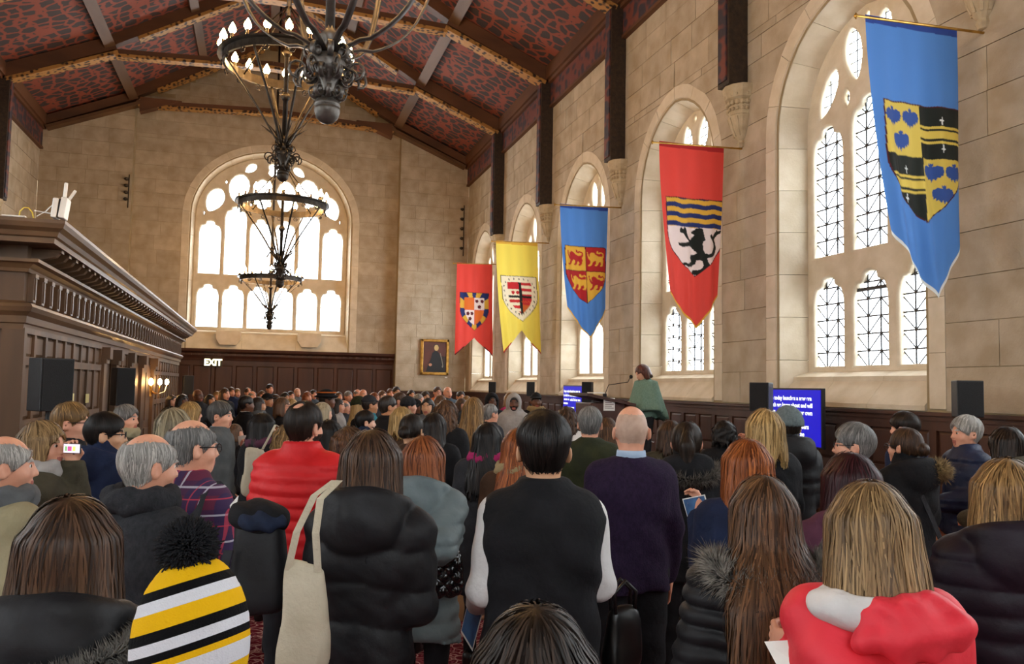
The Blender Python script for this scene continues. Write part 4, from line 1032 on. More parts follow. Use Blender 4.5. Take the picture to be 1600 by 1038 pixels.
POSE = dict(down=((.190, -.03, 1.12), (.205, .05, .89)), front=((.185, .0, 1.13), (.09, .22, 1.08)), low=((.190, .0, 1.12), (.08, .19, .93)),
            phone=((.19, .13, 1.17), (.08, .33, 1.36)), side=((.190, -.02, 1.12), (.21, .19, 1.02)), pocket=((.225, -.05, 1.13), (.185, .09, .92)), chin=((.18, .10, 1.14), (.05, .15, 1.42)),
            out=((.26, -.02, 1.15), (.29, .10, .95)), read=((.205, .02, 1.12), (.12, .26, 1.10)), back=((.24, -.10, 1.13), (.06, -.17, .95)))
TZ = np.array([.40, .60, .78, .90, 1.0, 1.10, 1.2, 1.3, 1.37, 1.42, 1.46, 1.49, 1.53])
TXM = np.array([.23, .205, .180, .175, .168, .165, .172, .180, .172, .140, .092, .074, .06])
TYM = np.array([.18, .165, .140, .132, .124, .120, .124, .126, .114, .094, .078, .068, .055])
TXF = np.array([.235, .22, .188, .176, .156, .148, .154, .162, .154, .126, .082, .066, .052])
TYF = np.array([.19, .175, .148, .135, .118, .112, .120, .124, .112, .088, .072, .062, .05])
def mirror(p, s): return (p[0]*s, p[1], p[2])
def torso_sdf(x, y, z, q):
    zz = z.ravel(); tx, ty = (TXM, TYM) if q['g'] == 'm' else (TXF, TYF)
    gx = np.interp(zz, TZ, tx)*q['gi']; gy = np.interp(zz, TZ, ty)*q['gi']**1.2
    up = np.clip((zz-1.38)/.08, 0, 1); gx = gx*(1-up)+np.interp(zz, TZ, tx)*up; gy = gy*(1-up)+np.interp(zz, TZ, ty)*up
    gx = gx.reshape(z.shape).astype(f32)+q['th']; gy = gy.reshape(z.shape).astype(f32)+q['th']
    yc = (-.012+.0*z)
    r = (np.abs(x/gx)**2.3+np.abs((y-yc)/gy)**2.3)**(1/2.3)
    d = (r-1)*np.minimum(gx, gy)
    return d
def top_sdf(q, sleeves=True, body=True):
    def fn(x, y, z):
        d = None
        if body:
            d = torso_sdf(x, y, z, q)
            if q.get('bust'): 
                for s in (-1, 1): d = smin(d, ell(x, y, z, (s*.075, .085, 1.25), (.075, .06, .075)), .04)
            d = smin(d, rcone(x, y, z, (-.13, -.015, 1.385), (.13, -.015, 1.385), .068+q['th']*.6, .068+q['th']*.6), .05)
            for s in (-1, 1): d = smin(d, ell(x, y, z, (s*.085, -.085, 1.30), (.085, .055, .11)), .05)     # shoulder blades
        if sleeves:
            for s, pose in ((-1, q['pl']), (1, q['pr'])):
                E, W_ = POSE[pose]; S = (.152, -.012, 1.372); k = q['sl']
                if q['g'] == 'f': S = (.143, -.012, 1.372)
                E = (E[0]+(q['gi']-1)*.12+q['th']*.6-(.015 if q['g'] == 'f' else 0), E[1], E[2])
                a = rcone(x, y, z, mirror(S, s), mirror(E, s), (.064+q['th'])*k, (.050+q['th'])*k)
                a = smin(a, rcone(x, y, z, mirror(E, s), mirror(W_, s), (.049+q['th'])*k, (.038+q['th']*.9)*k), .02)
                d = a if d is None else smin(d, a, .028)
        if q['puff']:
            amp, per = q['puff']; zq = z+.012*np.sin(x*9+y*6)*(per > .1)+(.25*np.abs(x)-.3*np.abs(x)**2)*(per > .1)*.5; w = np.abs(np.sin(zq*(math.pi/per)))**.42; d = d-(amp*(w-.62)).astype(f32)*np.clip((1.46-z)/.05, 0, 1)
            d = d+f32(.0022)*np.sin(x*44+y*37+2*np.sin(z*50))*np.sin(z*34+x*21)
        else:
            d = d+f32(.0042)*np.sin(x*21+z*13+1.3*np.sin(z*17+y*9))*np.sin(z*23-x*9+y*17)+f32(.003)*np.sin(z*38+x*24+y*18+2*np.sin(x*15))
        if body:
            if q['col']:
                cd = rcone(x, y, z, (0, -.018, 1.43), (0, -.008, 1.43+q['col']), .080+q['th']*.4, .070+q['th']*.4); cd = smax(cd, z-(1.43+q['col']), .006)
                d = smin(d, cd, .02)
            if q['hood']:
                hd = ell(x, y, z, (0, -.125, 1.425), (.150*q['hood'], .085*q['hood'], .115*q['hood']))
                rim = np.sqrt((np.sqrt((x/1.15)**2+((y+.045))**2)-.108)**2+(z-1.475+.25*(y+.05))**2)-.032
                hd = smin(hd, rim, .04)
                hd = hd+f32(.005)*np.sin(x*30+z*12)*np.sin(z*34+y*20)
                hd = np.maximum(hd, -ell(x, y, z, (0, .01, 1.56), (.090, .10, .13)))
                d = smin(d, hd, .012)
            if q['poncho']:
                w = np.sqrt((x/(.24+(1.40-z)*.42))**2+((y+.01)/(.17+(1.40-z)*.22))**2)
                pd = (w-1)*.17+f32(.014)*np.sin(np.arctan2(x, y)*9)*np.clip((1.35-z)*3, 0, 1); pd = np.maximum(pd, (1.03-.12*np.abs(y))-z-.25*np.clip(-y, 0, 1)*2); pd = np.maximum(pd, z-1.47); d = smin(d, pd, .02)
            top = 1.475+q['col']+(.12 if q['hood'] else 0)
            lowcut = q['hem']+f32(.012)*np.sin(np.arctan2(x, y)*3.0)
            keep = np.maximum(lowcut-z, z-top)
            if sleeves:
                arm = (np.abs(x) > .185+q['th']*.5+(q['gi']-1)*.1) | (y > .155+q['th']) | (y < -.16-q['th'])
                keep = np.where(arm, np.maximum(.80-z, z-1.62), keep) if q['hem'] > .8 else keep
            d = np.maximum(d, keep)
        return d
    return fn
def leg_sdf(q):
    sp = .012 if q['g'] == 'm' else 0.0
    def fn(x, y, z):
        d = None
        for s in (-1, 1):
            k = q['leg']
            a = rcone(x, y, z, (s*(.085), -.01, .92), (s*(.095+sp), .01, .49), .098*k*q['gi'], .066*k)
            a = smin(a, rcone(x, y, z, (s*(.095+sp), .01, .49), (s*(.10+sp), -.02, .07), .064*k, .052*k), .02)
            d = a if d is None else smin(d, a, .018)
        d = smin(d, ell(x, y, z, (0, -.01, .95), (.165*q['gi'], .118*q['gi'], .12)), .04)
        d = d+f32(.004)*np.sin(z*40+x*15+2*np.sin(y*20))*np.clip((.6-np.abs(z-.4))*2, 0, 1)
        return np.maximum(np.maximum(d, .05-z), z-1.02)
    return fn
def head_sdf(g):
    j = 1.0 if g == 'm' else .93
    def fn(x, y, z):
        d = ell(x, y, z, (0, -.012, 1.655), (.077, .097, .100))
        d = smin(d, ell(x, y, z, (0, .020, 1.602), (.064*j, .075, .084)), .03)
        d = smin(d, ell(x, y, z, (0, .052, 1.543), (.036*j, .034, .024)), .03)
        for s in (-1, 1): d = smin(d, ell(x, y, z, (s*.042, .055, 1.60), (.022, .022, .018)), .025)
        d = smin(d, rcone(x, y, z, (0, -.028, 1.40), (0, -.012, 1.57), .066*j, .056*j), .03)
        for s in (-1, 1):
            d = smax(d, -ell(x, y, z, (s*.031, .100, 1.637), (.019, .016, .011)), .012)
        d = smin(d, rcone(x, y, z, (0, .086, 1.642), (0, .106, 1.603), .008, .0115), .014)
        for s in (-1, 1): d = smin(d, ell(x, y, z, (s*.0115, .094, 1.598), (.009, .010, .007)), .006)
        d = smin(d, ell(x, y, z, (0, .088, 1.572), (.024, .012, .006)), .008); d = smin(d, ell(x, y, z, (0, .086, 1.560), (.021, .012, .006)), .008)
        for s in (-1, 1): d = smin(d, ell(x, y, z, (s*.031, .086, 1.657), (.022, .010, .006)), .012)
        for s in (-1, 1):
            ex = x-s*(.084-.40*(y+.012)); e = ell(ex, y, z, (0, -.014, 1.622), (.0095, .023, .034)); e = np.maximum(e, -ell(ex, y, z, (s*.009, -.004, 1.625), (.007, .012, .020))); d = smin(d, e, .008)
        return d
    return fn
def ridges(x, y, z, amp, fr=34.0):
    th = np.arctan2(x, -(y+.02)); zz = z
    return amp*(np.sin(th*fr+3*np.sin(zz*11+th*2))*.6+np.sin(th*fr*1.9+4*np.sin(zz*7+th*5)+1.0)*.4)
def hair_sdf(style, zend, vol, amp, bk=0.0):
    def fn(x, y, z):
        v = vol
        cap = ell(x, y, z, (0, -.018, 1.655), (.086+v, .106+v, .108+v))
        face = ell(x, y, z, (0, .125, 1.585), (.080, .098, .120))
        if style in ('short', 'balding', 'receding', 'thin'):
            line = (1.560+.80*np.clip(y+.055, 0, 1))-z
            low = (1.548+.22*np.abs(x))-z
            sk = smin(ell(x, y, z, (0, -.012, 1.655), (.077, .097, .100)), rcone(x, y, z, (0, -.028, 1.40), (0, -.012, 1.57), .062, .055), .03)
            tk = np.interp(z.ravel(), [1.56, 1.60, 1.66, 1.74], [.003, .008+v*.5, .012+v, .013+v]).reshape(z.shape).astype(f32)
            tk = tk*(1-.45*np.clip(np.abs(x)/.08, 0, 1)*np.clip((1.69-z)/.05, 0, 1))
            d = smax(smax(sk-tk, np.maximum(line, low), .006), -face, .012)
            for s_ in (-1, 1): d = smax(d, -ell(x, y, z, (s_*.095, -.006, 1.612), (.034, .030, .046)), .006)
            if style == 'balding': d = np.maximum(d, -ell(x, y, z, (0, .010, 1.800), (.080, .165, .122)))
            if style == 'thin': d = np.maximum(d, -ell(x, y, z, (0, -.075, 1.775), (.046, .052, .055)))
            if style == 'receding': d = np.maximum(d, -ell(x, y, z, (0, .10, 1.76), (.06, .09, .07)))
            return d+ridges(x, y, z, amp)
        if style == 'bun':
            line = (1.585+.30*np.clip(y+.06, 0, 1))-z
            d = smax(smax(cap, line, .015), -face, .012); d = smin(d, ell(x, y, z, (0, -.125, 1.625), (.045, .042, .042)), .012)
            return d+ridges(x, y, z, amp)
        if style == 'pony':
            line = (1.575+.35*np.clip(y+.06, 0, 1))-z
            d = smax(smax(cap, line, .015), -face, .012)
            t = rcone(x, y, z, (0, -.125, 1.68), (0, -.165, 1.62), .026, .034); t = smin(t, rcone(x, y, z, (0, -.165, 1.62), (.0, -.165, zend), .036, .018), .03)
            return smin(d, t, .015)+ridges(x, y, z, amp)
        # bob, long, curly: cap plus a falling curtain
        zz = z.ravel()
        tz = np.array([1.05, 1.25, 1.40, 1.48, 1.55, 1.62, 1.70]); wx = np.array([.105, .125, .128, .118, .106, .100, .090])+v; wy = np.array([.040, .052, .066, .084, .096, .100, .10])+v*.8
        yc = np.array([-.150, -.140, -.105, -.062, -.040, -.028, -.02])
        if style in ('bob', 'curly'): yc = np.array([-.06, -.06, -.055, -.045, -.035, -.028, -.02]); wx = np.array([.09, .10, .110, .114, .110, .102, .092])+v; wy = np.array([.07, .075, .085, .094, .098, .10, .10])+v*.8
        yc = yc-bk*np.clip((1.56-tz)/.12, 0, 1); wx = wx+bk*.25*np.clip((1.56-tz)/.2, 0, 1)
        ip = lambda a: np.interp(zz, tz, a).reshape(z.shape).astype(f32)
        WX, WY, YC = ip(wx), ip(wy), ip(yc)
        th = np.arctan2(x, -(y+.03))
        r = np.sqrt((x/WX)**2+((y-YC)/WY)**2); cur = (r-1)*np.minimum(WX, WY)
        ze = zend+.022*np.sin(th*5+1)+.014*np.sin(th*13)+(.03*np.abs(th) if style == 'long' else 0)
        cur = smax(smax(cur, ze-z, .02), z-1.68, .02)
        d = smin(cap, cur, .03)
        fc = np.maximum(np.maximum(.028-y, np.abs(x)-.078), z-1.66)
        d = smax(d, -np.minimum(face, fc), .01)
        if style == 'long': d = np.maximum(d, np.maximum(y-.05, 0*z-1)*1.0-np.where(z > 1.60, 1, 0)*1.0)
        if style == 'curly': d = d+.011*np.sin(x*55+2*np.sin(z*40))*np.sin(z*62+y*30)*np.sin(y*58+x*20)-.006
        return d+ridges(x, y, z, amp)*np.clip((1.76-z)*8, .15, 1)
    return fn
def hand_arrays(curl, h=.0055):
    """right hand hanging from the wrist at the origin: fingers -Z, palm facing -X, thumb +Y"""
    def fn(x, y, z):
        d = ell(x, y, z, (0, 0, -.052), (.0165, .041, .052)); d = smin(d, rcone(x, y, z, (0, 0, .03), (0, 0, -.02), .027, .022), .02)
        for i, (yy, L) in enumerate(((.030, .078), (.010, .088), (-.011, .082), (-.031, .064))):
            p = np.array([0, yy*.9, -.088]); a = curl*.5
            for k, f in enumerate((.45, .32, .25)):
                q = p+np.array([-math.sin(a), yy*.10, -math.cos(a)])*L*f; d = smin(d, rcone(x, y, z, tuple(p), tuple(q), .0096-.0010*k, .0088-.0012*k), .004); p = q; a += curl
        d = smin(d, rcone(x, y, z, (-.004, .026, -.022), (-.014, .050, -.052), .013, .011), .010); d = smin(d, rcone(x, y, z, (-.014, .050, -.052), (-.020-.02*curl, .050-.012*curl, -.088), .0105, .008), .004)
        return d
    return snet(fn, (-.11, -.07, -.20), (.04, .09, .04), h)
_HC = {}
def hand_at(side, pose, curl, h):
    key = (round(curl, 1), h)
    if key not in _HC: _HC[key] = hand_arrays(curl, h)
    V, F = _HC[key]; V = V.copy(); F = F.copy()
    if side < 0: V[:, 0] *= -1; F = F[:, ::-1]
    E, W_ = POSE[pose]; E, W_ = Vector(mirror(E, side)), Vector(mirror(W_, side))
    z = (E-W_).normalized(); yref = Vector((0, 1, .3)) if abs(z.y) < .75 else Vector((0, 0, 1))
    y = (yref-z*yref.dot(z)).normalized(); x = y.cross(z)
    R = np.array([[*x], [*y], [*z]]); return V@R+np.array(W_)-np.array(z)*.012, F
_MC = {}
def cached(key, fn):
    if key not in _MC: _MC[key] = fn()
    return _MC[key]
def q3(v): return round(v, 3)
HD = np.array([0, 0, -.038])
def rot_head(V, hp, hy, hr=0.0):
    if not (hp or hy or hr): return V+HD
    R = np.array(Euler((-math.radians(hp), math.radians(hr), -math.radians(hy))).to_matrix()); c = np.array([0, -.02, 1.50]); return (V-c)@R.T+c+HD
SKIN = {k: pm('skin_'+k, a, b, 9, .5, .06, 60) for k, (a, b) in dict(pale=('#d9a183', '#e6b79c'), pink=('#d08f72', '#e2a98c'), tan=('#b97f58', '#cb936b'), brown=('#5e3a26', '#764b33'), olive=('#c3906b', '#d3a27e')).items()}
LIP = pm('lips', '#a25a4e', '#b0685a', 9, .45); EYE = pm('eye_white', '#d8d2ca', '#e2ddd6', 5, .2); IRIS = pm('iris', '#20150e', '#2b1d13', 5, .2)
def hair_mat(c1, c2):
    n = 'hair_'+c1+c2
    if n in _M: return _M[n]
    m = pm(n, '#'+c1, '#'+c2, 55, .42, .55, 90, (1, 1, .05), detail=2.5, spec=.45); return m
def strand_mat(c1, c2):
    n = 'strands_'+c1+c2
    if n in _M: return _M[n]
    m, N, L, b = nodes_mat(n); a = N.new('ShaderNodeAttribute'); a.attribute_name = 'tone'
    cr = N.new('ShaderNodeValToRGB'); e = cr.color_ramp.elements; k1, k2 = lin(c1), lin(c2); e[0].color = (*[v*.6 for v in k1], 1); e[1].color = (*[min(1, v*1.35) for v in k2], 1)
    x = e.new(.45); x.color = (*[(p+q)/2 for p, q in zip(k1, k2)], 1)
    L.new(a.outputs['Fac'], cr.inputs[0]); L.new(cr.outputs[0], b.inputs['Base Color']); b.inputs['Roughness'].default_value = .50; b.inputs['Specular IOR Level'].default_value = .32
    return m
def strands(fn, V, n, steps, step, seed, lift, width, zbot, short=False, wave=0.0):
    """locks combed down the hair surface: returns vertices, quads, tone per vertex"""
    rng = np.random.RandomState(seed); w = (V[:, 2]-V[:, 2].min()+.06)**(1.6 if not short else .8); i = rng.choice(len(V), n, p=w/w.sum())
    p = V[i].copy(); lf = (rng.rand(n)*lift)[:, None]; crown = np.array([0, -.05, 1.775]); tone = np.clip(rng.normal(.45, .25, n), 0, 1); ph = rng.rand(n)*6
    f = lambda P: np.asarray(fn(P[:, 0].astype(f32), P[:, 1].astype(f32), P[:, 2].astype(f32)), float)
    alive = np.ones((n, 1), bool); VV = []; e = .004; drift = rng.normal(size=(n, 3))*.10
    for k in range(steps+1):
        g = np.stack([f(p+np.eye(3)[a]*e)-f(p-np.eye(3)[a]*e) for a in range(3)], 1); g /= np.linalg.norm(g, axis=1)[:, None]+1e-9
        free = (p[:, 2] < zbot)[:, None]
        rad = p-crown; rad /= np.linalg.norm(rad, axis=1)[:, None]+1e-6; q = np.clip((p[:, 2]-1.64)/.10, 0, 1)[:, None]*.85
        t = rad*q+np.array([0, 0, -1])*(1-q)+drift
        if wave: t = t+np.cross(g, [0, 0, 1])*(wave*np.sin(k*.9+ph))[:, None]
        t = t-g*(t*g).sum(1)[:, None]; t /= np.linalg.norm(t, axis=1)[:, None]+1e-9
        t = np.where(free, np.array([0, 0, -1.0])+drift, t)
        p = np.where(free, p, p-g*(f(p)[:, None]-lf-.0008))
        tp = width*(1.0 if not short else .8)*(.25+.75*math.sin(math.pi*(.12+.80*k/steps))); sd = np.cross(g, t); sd /= np.linalg.norm(sd, axis=1)[:, None]+1e-9
        VV.append(np.stack([p+sd*tp/2, p-sd*tp/2], 1))
        st = np.where((p[:, 2:3] < zbot-.035) | ~alive, 0.0, step); p2 = p+t*st
        if short: alive &= (f(p2) < .0045+lf[:, 0])[:, None]; p2 = np.where(alive, p2, p)
        p = p2
    A = np.stack(VV, 1).reshape(-1, 3); m = steps+1; b = (np.arange(n)[:, None]*m+np.arange(steps)[None, :]).ravel()*2
    F = np.stack([b, b+1, b+3, b+2], 1); return A, F, np.repeat(tone, 2*m)
def make_head(h, g, hp, hy, hr, handl, stubble=None):
    """head, neck and hands as one mesh; slots skin, lips, brow, eye, iris"""
    V, F = cached(('hd', h, g), lambda: snet(head_sdf(g), (-.115, -.145, 1.385), (.115, .15, 1.775), h))
    c = V[F].mean(1); mi = np.zeros(len(F), np.int32)
    mi[(np.abs(c[:, 0]) < .025) & (c[:, 1] > .07) & (c[:, 2] > 1.553) & (c[:, 2] < 1.579)] = 1
    mi[(np.abs(np.abs(c[:, 0])-.032) < .021) & (c[:, 1] > .06) & (c[:, 2] > 1.655) & (c[:, 2] < 1.668)] = 2
    if stubble: mi[(c[:, 1] > -.01) & (c[:, 2] < 1.60-.2*np.clip(.06-c[:, 1], 0, 1)) & (c[:, 2] > 1.515) & (mi == 0)] = 2
    if stubble == 'shaved': 
        mi[((c[:, 0]/.088)**2+((c[:, 1]-.03)/.15)**2+((c[:, 2]-1.80)/.135)**2 > 1) & (c[:, 2] > 1.575+.8*np.clip(c[:, 1]+.05, 0, 1)) & (c[:, 1] < .04) & (np.abs(c[:, 0]) < .080)] = 5
        mi[mi == 2] = 0
    Vs, Fs, Ms = [rot_head(V, hp, hy, hr)], [F], [mi]
    if h < .0145:
        n = 7
        for s in (-1, 1):
            u, w = np.meshgrid(np.linspace(0, math.pi, n), np.linspace(0, 2*math.pi, 9)[:-1], indexing='ij'); r = .0108
            E = np.stack([s*.031+r*np.sin(u)*np.cos(w), .0775+r*np.cos(u), 1.6365+r*np.sin(u)*np.sin(w)], -1).reshape(-1, 3)
            f = np.array([[i*8+k, i*8+(k+1) % 8, (i+1)*8+(k+1) % 8, (i+1)*8+k] for i in range(n-1) for k in range(8)])
            Vs.append(rot_head(E, hp, hy, hr)); Fs.append(f); Ms.append(np.where(E[f].mean(1)[:, 1] > .0775+r*.62, 4, 3).astype(np.int32))
    for (s, pose, curl) in handl:
        hv, hf = hand_at(s, pose, curl, .0055 if h < .009 else (.008 if h < .013 else .012)); Vs.append(hv); Fs.append(hf); Ms.append(np.zeros(len(hf), np.int32))
    def core(x, y, z):
        d = rcone(x, y, z, (0, -.02, 1.40), (0, -.01, .95), .07, .08)
        for s in (-1, 1):
            d = smin(d, rcone(x, y, z, (0, -.02, 1.36), (s*.14, -.012, 1.36), .04, .04), .02)
        for (s, pose, curl) in handl:
            E, W_ = POSE[pose]; d = smin(d, rcone(x, y, z, mirror((.14, -.012, 1.36), s), mirror(E, s), .036, .034), .02); d = smin(d, rcone(x, y, z, mirror(E, s), mirror(W_, s), .032, .026), .01)
        return d
    cv, cf = cached(('core', tuple((a, b) for a, b, _ in handl)), lambda: snet(core, (-.36, -.24, .80), (.36, .42, 1.50), .024))
    Vs.append(cv); Fs.append(cf); Ms.append(np.zeros(len(cf), np.int32))
    off = np.cumsum([0]+[len(v) for v in Vs]); V = np.concatenate(Vs); F = np.concatenate([f+o for f, o in zip(Fs, off)]); mi = np.concatenate(Ms)
    add = []
    for i in range(len(Vs)-1):      # join each piece to the core (eyes to the head) by a hidden face
        j = 0 if len(Vs[i]) < 80 and i > 0 else len(Vs)-1
        a0, a1 = off[i]+Fs[i][0][0], off[i]+Fs[i][0][1]
        if j != 0:
            cen = Vs[j].mean(0) if i == 0 else Vs[j][0]
            k = np.argmin(((Vs[i][Fs[i][:, 0]]-((0, -.02, 1.40) if i == 0 else Vs[i].mean(0)+0*cen))**2).sum(1)); a0, a1 = off[i]+Fs[i][k][0], off[i]+Fs[i][k][1]
        f = Fs[j]; k = np.argmin(((Vs[j][f[:, 0]]-V[a0])**2).sum(1)); add.append([a0, a1, off[j]+f[k][1], off[j]+f[k][0]])
    F = np.concatenate([F, np.array(add)]); mi = np.concatenate([mi, np.zeros(len(add), np.int32)])
    me = arr_mesh('body', V, F, True); me.polygons.foreach_set('material_index', mi); return me
def smesh(name, V, F): return arr_mesh(name, V, F, True)
def spikes(path, n, rad, length, thick, seed, up=None):
    """fur: many thin cones standing on a tube round the path"""
    rng = np.random.RandomState(seed); path = np.asarray(path, float)
    i = rng.randint(0, len(path)-1, n); t = rng.rand(n, 1); P = path[i]*(1-t)+path[i+1]*t; D = path[i+1]-path[i]; D /= np.linalg.norm(D, axis=1)[:, None]+1e-9
    r = rng.normal(size=(n, 3)); r -= D*(r*D).sum(1)[:, None]; r /= np.linalg.norm(r, axis=1)[:, None]
    A = P+r*rad; N = r+rng.normal(size=(n, 3))*.35+np.array([0, 0, -.15]); N /= np.linalg.norm(N, axis=1)[:, None]
    s = np.cross(N, D); s /= np.linalg.norm(s, axis=1)[:, None]+1e-9; s2 = np.cross(N, s)
    L = length*(.5+rng.rand(n, 1))
    V = np.stack([A-r*rad*.4+s*thick, A-r*rad*.4-s*.5*thick+s2*.8*thick, A-r*rad*.4-s*.5*thick-s2*.8*thick, A+N*L], 1).reshape(-1, 3)
    k = np.arange(n)[:, None]*4; F = np.concatenate([k+[0, 1, 3], k+[1, 2, 3], k+[2, 0, 3]]); return V, F
CL = {}
def cloth(name, c, c2=None, kind='plain'):
    key = name
    if key in CL: return CL[key]
    c2 = c2 or c
    if kind == 'knit': m = pm('cloth_'+name, c, c2, 60, .9, .35, 160, (1, 1, .6), spec=.2, sheen=.0)
    elif kind == 'nylon': m = pm('cloth_'+name, c, c2, 7, .58, .18, 22, spec=.28)
    else: m = pm('cloth_'+name, c, c2, 9, .85, .30, 28, spec=.2, sheen=.0)
    CL[key] = m; return m
def plaid_mat():
    m, N, L, b = nodes_mat('cloth_plaid'); tc = N.new('ShaderNodeTexCoord'); out = None
    def band(axis, sc, off, width):
        sp = N.new('ShaderNodeSeparateXYZ'); L.new(tc.outputs['Object'], sp.inputs[0]); a = N.new('ShaderNodeMath'); a.operation = 'MULTIPLY_ADD'; a.inputs[1].default_value = sc; a.inputs[2].default_value = off; L.new(sp.outputs[axis], a.inputs[0])
        fr = N.new('ShaderNodeMath'); fr.operation = 'FRACT'; L.new(a.outputs[0], fr.inputs[0]); lt = N.new('ShaderNodeMath'); lt.operation = 'LESS_THAN'; lt.inputs[1].default_value = width; L.new(fr.outputs[0], lt.inputs[0]); return lt.outputs[0]
    cur = None; base = N.new('ShaderNodeRGB'); base.outputs[0].default_value = (*lin('#5a1a35'), 1); cur = base.outputs[0]
    for axis, sc, off, wd, col, fac in ((0, 9, .1, .5, '#22204a', .75), (2, 9, .3, .5, '#2a1c44', .6), (0, 9, .55, .06, '#b9b4c0', .8), (2, 9, .05, .07, '#b9b4c0', .8), (2, 9, .45, .05, '#c23a4c', .7), (0, 9, .9, .05, '#c23a4c', .6)):
        mx = N.new('ShaderNodeMixRGB'); ml = N.new('ShaderNodeMath'); ml.operation = 'MULTIPLY'; ml.inputs[1].default_value = fac; L.new(band(axis, sc, off, wd), ml.inputs[0]); L.new(ml.outputs[0], mx.inputs[0]); L.new(cur, mx.inputs[1]); mx.inputs[2].default_value = (*lin(col), 1); cur = mx.outputs[0]
    L.new(cur, b.inputs['Base Color']); b.inputs['Roughness'].default_value = .9; return m
C_ = lambda n, a, b=None, k='plain': cloth(n, a, b, k)
def palette():
    P = dict(black=('#151517', '#1e1e21'), charcoal=('#26272a', '#323337'), navy=('#1a2138', '#232d49'), grey=('#55585a', '#666a6c'), lightgrey=('#97938f', '#a9a5a0'), beige=('#8f8769', '#a1987a'), olive=('#3c382b', '#4a4536'), green=('#272a1c', '#32351f'),
             red=('#c01a1c', '#d5262a'), coral=('#d8303d', '#e63b48'), teal=('#2c6a78', '#37808f'), purple=('#1f1428', '#2a1c34'), mauve=('#4f2c3c', '#5f384a'), pink=('#c9a0a4', '#d8b3b6'), cream=('#a59a86', '#b8ad99'), white=('#c8c6c4', '#dad8d6'), slate=('#5a6668', '#6c787a'), denim=('#1d2536', '#28324a'),
             khaki=('#8c7a56', '#9c8a66'), brown=('#3b291d', '#4a3526'), sage=('#6b8a7c', '#7a9a8b'), plum=('#17101a', '#211823'), magenta=('#8f1f4f', '#a52a60'), steel=('#3c464e', '#4a555e'), orange=('#b8622a', '#c97034'), maroon=('#3d1418', '#4c1c20'), suit=('#4c4f50', '#5a5d5e'), skyblue=('#9fb4cc', '#b2c5da'))
    for k, (a, b) in P.items():
        for kind in ('plain', 'knit', 'nylon'): yield k, kind, a, b
_PAL = {(k, kd): (a, b) for k, kd, a, b in palette()}
def cm(spec):
    col, kind = (spec.split(':')+['plain'])[:2]
    if col == 'plaid': return CL.setdefault('plaid', None) or CL.__setitem__('plaid', plaid_mat()) or CL['plaid']
    a, b = _PAL[(col, kind)]; return cloth(col+'_'+kind, a, b, kind)
HAIRC = dict(black=('0a0909', '231c18'), dark=('17110d', '33261d'), brown=('2e1f15', '553b28'), mid=('3c2818', '6b4a30'), light=('6b5234', '9a7d55'), blond=('8a6c3e', 'c2a068'), pale=('7d6f55', 'a89a7c'), grey=('5b5a58', '8f8d89'), white=('8e8b85', 'c0bcb5'), auburn=('5c2d16', '97552c'), ginger=('6e3414', 'ab5f2b'), burgundy=('24090d', '3f151b'), steelgrey=('3a3a39', '676562'), sandy=('5e4528', 'a07c4c'), maroonbrown=('3a1d15', '6a3a2a'))
SHOE = pm('black_leather', '#0b0a0a', '#151313', 20, .35)
def shoe_mesh():
    V, F = snet(lambda x, y, z: np.maximum(smin(ell(x, y, z, (0, .06, .035), (.042, .12, .045)), rcone(x, y, z, (0, -.03, .03), (0, -.03, .10), .042, .045), .03), -z+.0), (-.07, -.12, -.01), (.07, .21, .17), .016); return smesh('shoe', V, F)
SHOEM = shoe_mesh()
_PC = {}
